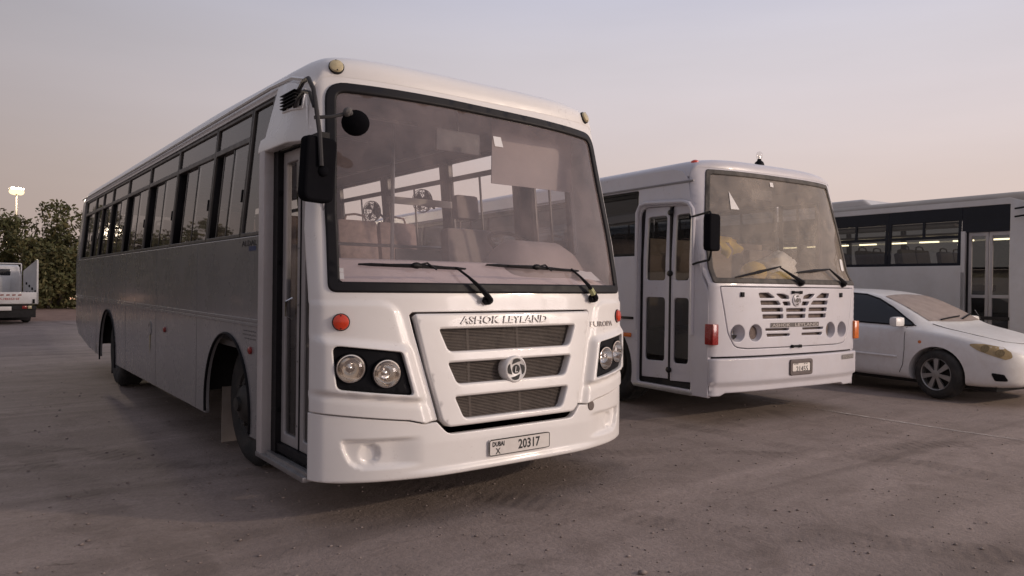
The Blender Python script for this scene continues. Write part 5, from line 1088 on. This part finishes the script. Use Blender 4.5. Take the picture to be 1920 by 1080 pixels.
# cab: lofted shell with a rear window opening
mb = MB(); prof = [(2.72,.55),(2.72,1.42),(2.80,1.80),(2.95,1.845),(3.6,1.83),(3.85,1.72),(4.15,1.35),(4.75,1.22),(4.85,1.1),(4.88,.55)]
mb.prism(prof, .03, PW-.06, lambda a,b,d: (d+(.07 if d < .8 else -.07)*ss(b,1.3,1.8),a,b)); o = mb.build('cab', PWH, PK); bv = o.modifiers.new('bevel','BEVEL'); bv.width = .05; bv.segments = 3
for (x0,x1) in ((.28,.62),(.68,.98),(1.04,1.34)):
    mb = MB(); mb.box(x0,x1,2.715,2.80,1.46,1.70,.02); o = mb.build('rear_window', CARGL, PK); o.location = (0,.018,0)
for x in (.1,PW-.1): mb = MB(); mb.tube([(x,2.62,.7),(x,2.62,1.88)], .02, 6); mb.build('rack_post', PWH, PK)
mb = MB(); mb.tube([(.1,2.62,1.88),(PW-.1,2.62,1.88)], .02, 6); mb.build('rack_bar', PWH, PK)
mb = MB(); mb.box(.15,PW-.15,.1,4.6,.42,.60); mb.box(.05,PW-.05,-.02,.06,.44,.56,.01); mb.box(.06,PW-.06,.0,.05,.20,.46,.01); mb.box(.1,PW-.1,.85,.9,.08,.5); mb.box(.2,PW-.2,.5,.55,.15,.5); mb.build('chassis', UNDER, PK)
for x,mm in ((.2,REDD),(PW-.42,REDD)):
    mb = MB(); mb.box(x,x+.13,-.04,.0,.47,.56,.01); mb.build('tail_lamp', mm, PK)
for x in (.36,PW-.27):
    mb = MB(); mb.box(x,x+.10,-.04,.0,.47,.56,.01); mb.build('reverse_lamp', CREAM, PK)
mb = MB(); mb.box(.60,1.03,-.05,-.035,.42,.54,.003); mb.build('number_plate', PLATE, PK)
wheel(PK, .06, 1.2, R=.34, wd=.2, rimr=.19, side=-1, dish=.03); wheel(PK, PW-.06, 1.2, R=.34, wd=.2, rimr=.19, side=1, dish=.03); wheel(PK, .08, 4.1, R=.34, wd=.2, rimr=.19, side=-1, dish=.0); wheel(PK, PW-.08, 4.1, R=.34, wd=.2, rimr=.19, side=1, dish=.0)

# ------------------------------------------------------------------ trees
LEAF = mat('foliage', (.11,.112,.045), .7, var=.5, scale=1.2, spec=.3); LEAF2 = mat('foliage_dry', (.16,.14,.06), .75, var=.4, scale=2, spec=.3)
BARK = mat('bark', (.09,.07,.055), .9, var=.4, scale=8, bump=.01, bscale=20)
def tree(name, loc, h, rx, nleaf, seed, label, ls=.22, group='trees along the yard edge', low=.0, shoots=6, lm=None):
    rng = random.Random(seed); T = empty(name, loc); tag(T, label, 'tree', group); tips = []
    mb = MB()
    def limb(p, d, L_, r, lev):
        pts = [p]; q = Vector(p); dd = Vector(d)
        for k in range(4): dd = (dd+Vector((rng.uniform(-.22,.22),rng.uniform(-.22,.22),rng.uniform(-.05,.16)))).normalized(); q = q+dd*L_/4; pts.append(q.copy())
        mb.tube(pts, [r*(1-.16*k) for k in range(5)], 6 if lev < 2 else 4)
        if lev < 3:
            for k in range(4 if lev else 6):
                a = rng.uniform(0,2*PI); nd = (dd*.5+Vector((math.cos(a),math.sin(a),rng.uniform(-.1,.6)))).normalized(); limb(pts[rng.randint(1,4)], nd, L_*rng.uniform(.5,.72), r*.5, lev+1)
        if lev >= 1: tips.extend(pts[1:])
    for k in range(3): limb(Vector((rng.uniform(-.25,.25)*rx,rng.uniform(-.15,.15)*rx,0)), (rng.uniform(-.35,.35),rng.uniform(-.35,.35),1), h*.46, .09, 0)
    mb.build('trunk', BARK, T)
    cl = []
    for i in range(80):
        t = rng.random(); z = h*(low+(.93-low)*t); wd = rx*math.sqrt(max(.06,1-((t-.30)/.76)**2)) if t > .3 else rx*(.80+.66*t); a = rng.uniform(0,2*PI); r = wd*math.sqrt(rng.random())*rng.uniform(.75,1.1); cl.append((Vector((r*math.cos(a),r*math.sin(a)*.75,z)), (rng.uniform(.34,.66) if t < .5 else rng.uniform(.12,.32))*h/4.4, rng.random()))
    for i in range(shoots): a = rng.uniform(0,2*PI); r = rx*rng.uniform(.05,.95); b_ = Vector((r*math.cos(a),r*math.sin(a)*.6,h*(.92-.34*(r/rx)))); [cl.append((b_+Vector((rng.uniform(-.1,.1),0,h*.035*k)), .12*h/4.4, .5)) for k in range(4)]
    for p in tips[::5]: cl.append((p, .32*h/4.4, .5))
    V = []; F = []; mi = []; tot = sum(c[1]**2 for c in cl)
    for c, r, tone in cl:
        for k in range(int(nleaf*r*r/tot)):
            d = Vector((rng.gauss(0,1),rng.gauss(0,1),rng.gauss(0,1))); d = d.normalized()*r*(rng.random()**.42); p = c+d
            if p.z < .03: p.z = .03+rng.random()*.3
            s = ls*rng.uniform(.6,1.3); n1 = Vector((rng.gauss(0,1),rng.gauss(0,1),rng.gauss(0,.7)+.5)).normalized(); e1 = n1.orthogonal().normalized(); e1.rotate(Matrix.Rotation(rng.uniform(0,6.3),3,n1)); e2 = n1.cross(e1)
            b = len(V); V += [p-e1*s*.5, p+e2*s*.24+n1*s*.05, p+e1*s*.5, p-e2*s*.24+n1*s*.05]; F.append((b,b+1,b+2,b+3)); mi.append(1 if rng.random() < .25+.4*tone else 0)
    me = bpy.data.meshes.new('crown'); me.from_pydata([tuple(v) for v in V], [], F); me.materials.append(lm or LEAF); me.materials.append(LEAF2); me.polygons.foreach_set('material_index', mi); link('crown', me, None, T)
    return T
t1 = tree('tree', (2.35,36.5,0), 5.35, 2.15, 19000, 11, 'tallest leafy tree at the left, with thin shoots standing above its crown')
t2 = tree('tree', (.55,38.5,0), 3.2, 1.6, 11000, 23, 'lower rounded tree behind the pickup truck at the left edge')
t3 = tree('tree', (5.2,38,0), 4.6, 2.2, 15000, 5, 'leafy tree rising just behind the rear of the largest bus')
# the yard's opposite edge, which the side of the largest bus mirrors
for i,(x,y,rz,s) in enumerate(((-7.5,33,1.1,1.0),(-10.5,29,2.9,1.1),(-13,36,.3,1.0),(-16,29,4.2,1.15),(-19,24,5.1,1.0),(-22,17,3.4,1.1),(-4.2,43,.8,1.1),(-22,8,2.2,1.0),(-9,40,3.6,1.2),(-25,13,1.9,1.2))):
    c_ = dup((t1,t3,t2)[i%3]); c_.location = (x,y,0); c_.rotation_euler = (0,0,rz); c_.scale = (s*1.35,s*1.35,s*1.15); tag(c_, 'leafy tree beyond the left edge, mirrored in the side windows of the largest bus', 'tree', 'trees mirrored in the bus windows')

# ------------------------------------------------------------------ street lamps, lit
LITE = emit('lit_lamp_glass', (1,.76,.40), 1.9); POLE = mat('galvanised_pole', (.045,.042,.038), .5, metal=.4)
def street_lamp(loc, h, label, power, heads=4, s=1.0, arm=.35):
    T = empty('street_lamp', loc); tag(T, label, 'street lamp', 'lit street lamps'); mb = MB(); mb.tube([(0,0,0),(0,0,h*.5),(0,0,h)], [.11,.085,.06], 10); mb.lathe([(.2*s,0),(.2*s,.05),(.11*s,.3)], (0,0,0), (0,0,1), 12); mb.build('pole', POLE, T)
    for k in range(heads):
        a = 2*PI*k/heads+.4; d = Vector((math.cos(a),math.sin(a),0)); e = Vector((-d.y,d.x,0)); p = Vector((0,0,h))+d*arm*s
        mb = MB(); mb.tube([(0,0,h-.05), p+Vector((0,0,.06))], .03*s, 6); mb.add([p+e*q*.07*s+d*w_*.09*s+Vector((0,0,zq*s)) for q in (-1,1) for w_ in (-1,1) for zq in (.05,.10)], [(0,1,3,2),(4,6,7,5),(0,4,5,1),(2,3,7,6),(1,5,7,3)]); hd = mb.build('lamp_head', POLE, T)
        mb = MB(); mb.ball(p+Vector((0,0,-.03*s)), .12*s, 12, 8, (1,1,.85)); mb.build('lamp_glass', LITE, hd)
    ld = bpy.data.lights.new('lamp_light','POINT'); ld.energy = power; ld.color = (1,.80,.60); ld.shadow_soft_size = .3*s; lo = bpy.data.objects.new('lamp_light', ld); C.objects.link(lo); lo.parent = T; lo.location = (0,-.5,h+.35)
street_lamp((2.05,60.5,0), 7.8, 'tall lit street lamp rising above the trees at the left edge', 22000, arm=.11, s=2.2)
street_lamp((4.45,119,0), 6.3, 'small far lit street lamp shining through the tree leaves', 4000, heads=2, s=3.2, arm=.06)
street_lamp((11.2,-11.2,0), 5.6, 'lit street lamp behind the viewer, mirrored in the bus fronts', 4200, heads=2, s=.9)
street_lamp((-5.6,48,0), 5.2, 'lit street lamp beyond the left edge, mirrored in the rear windows of the largest bus', 150, heads=3, s=1.9, arm=.12)
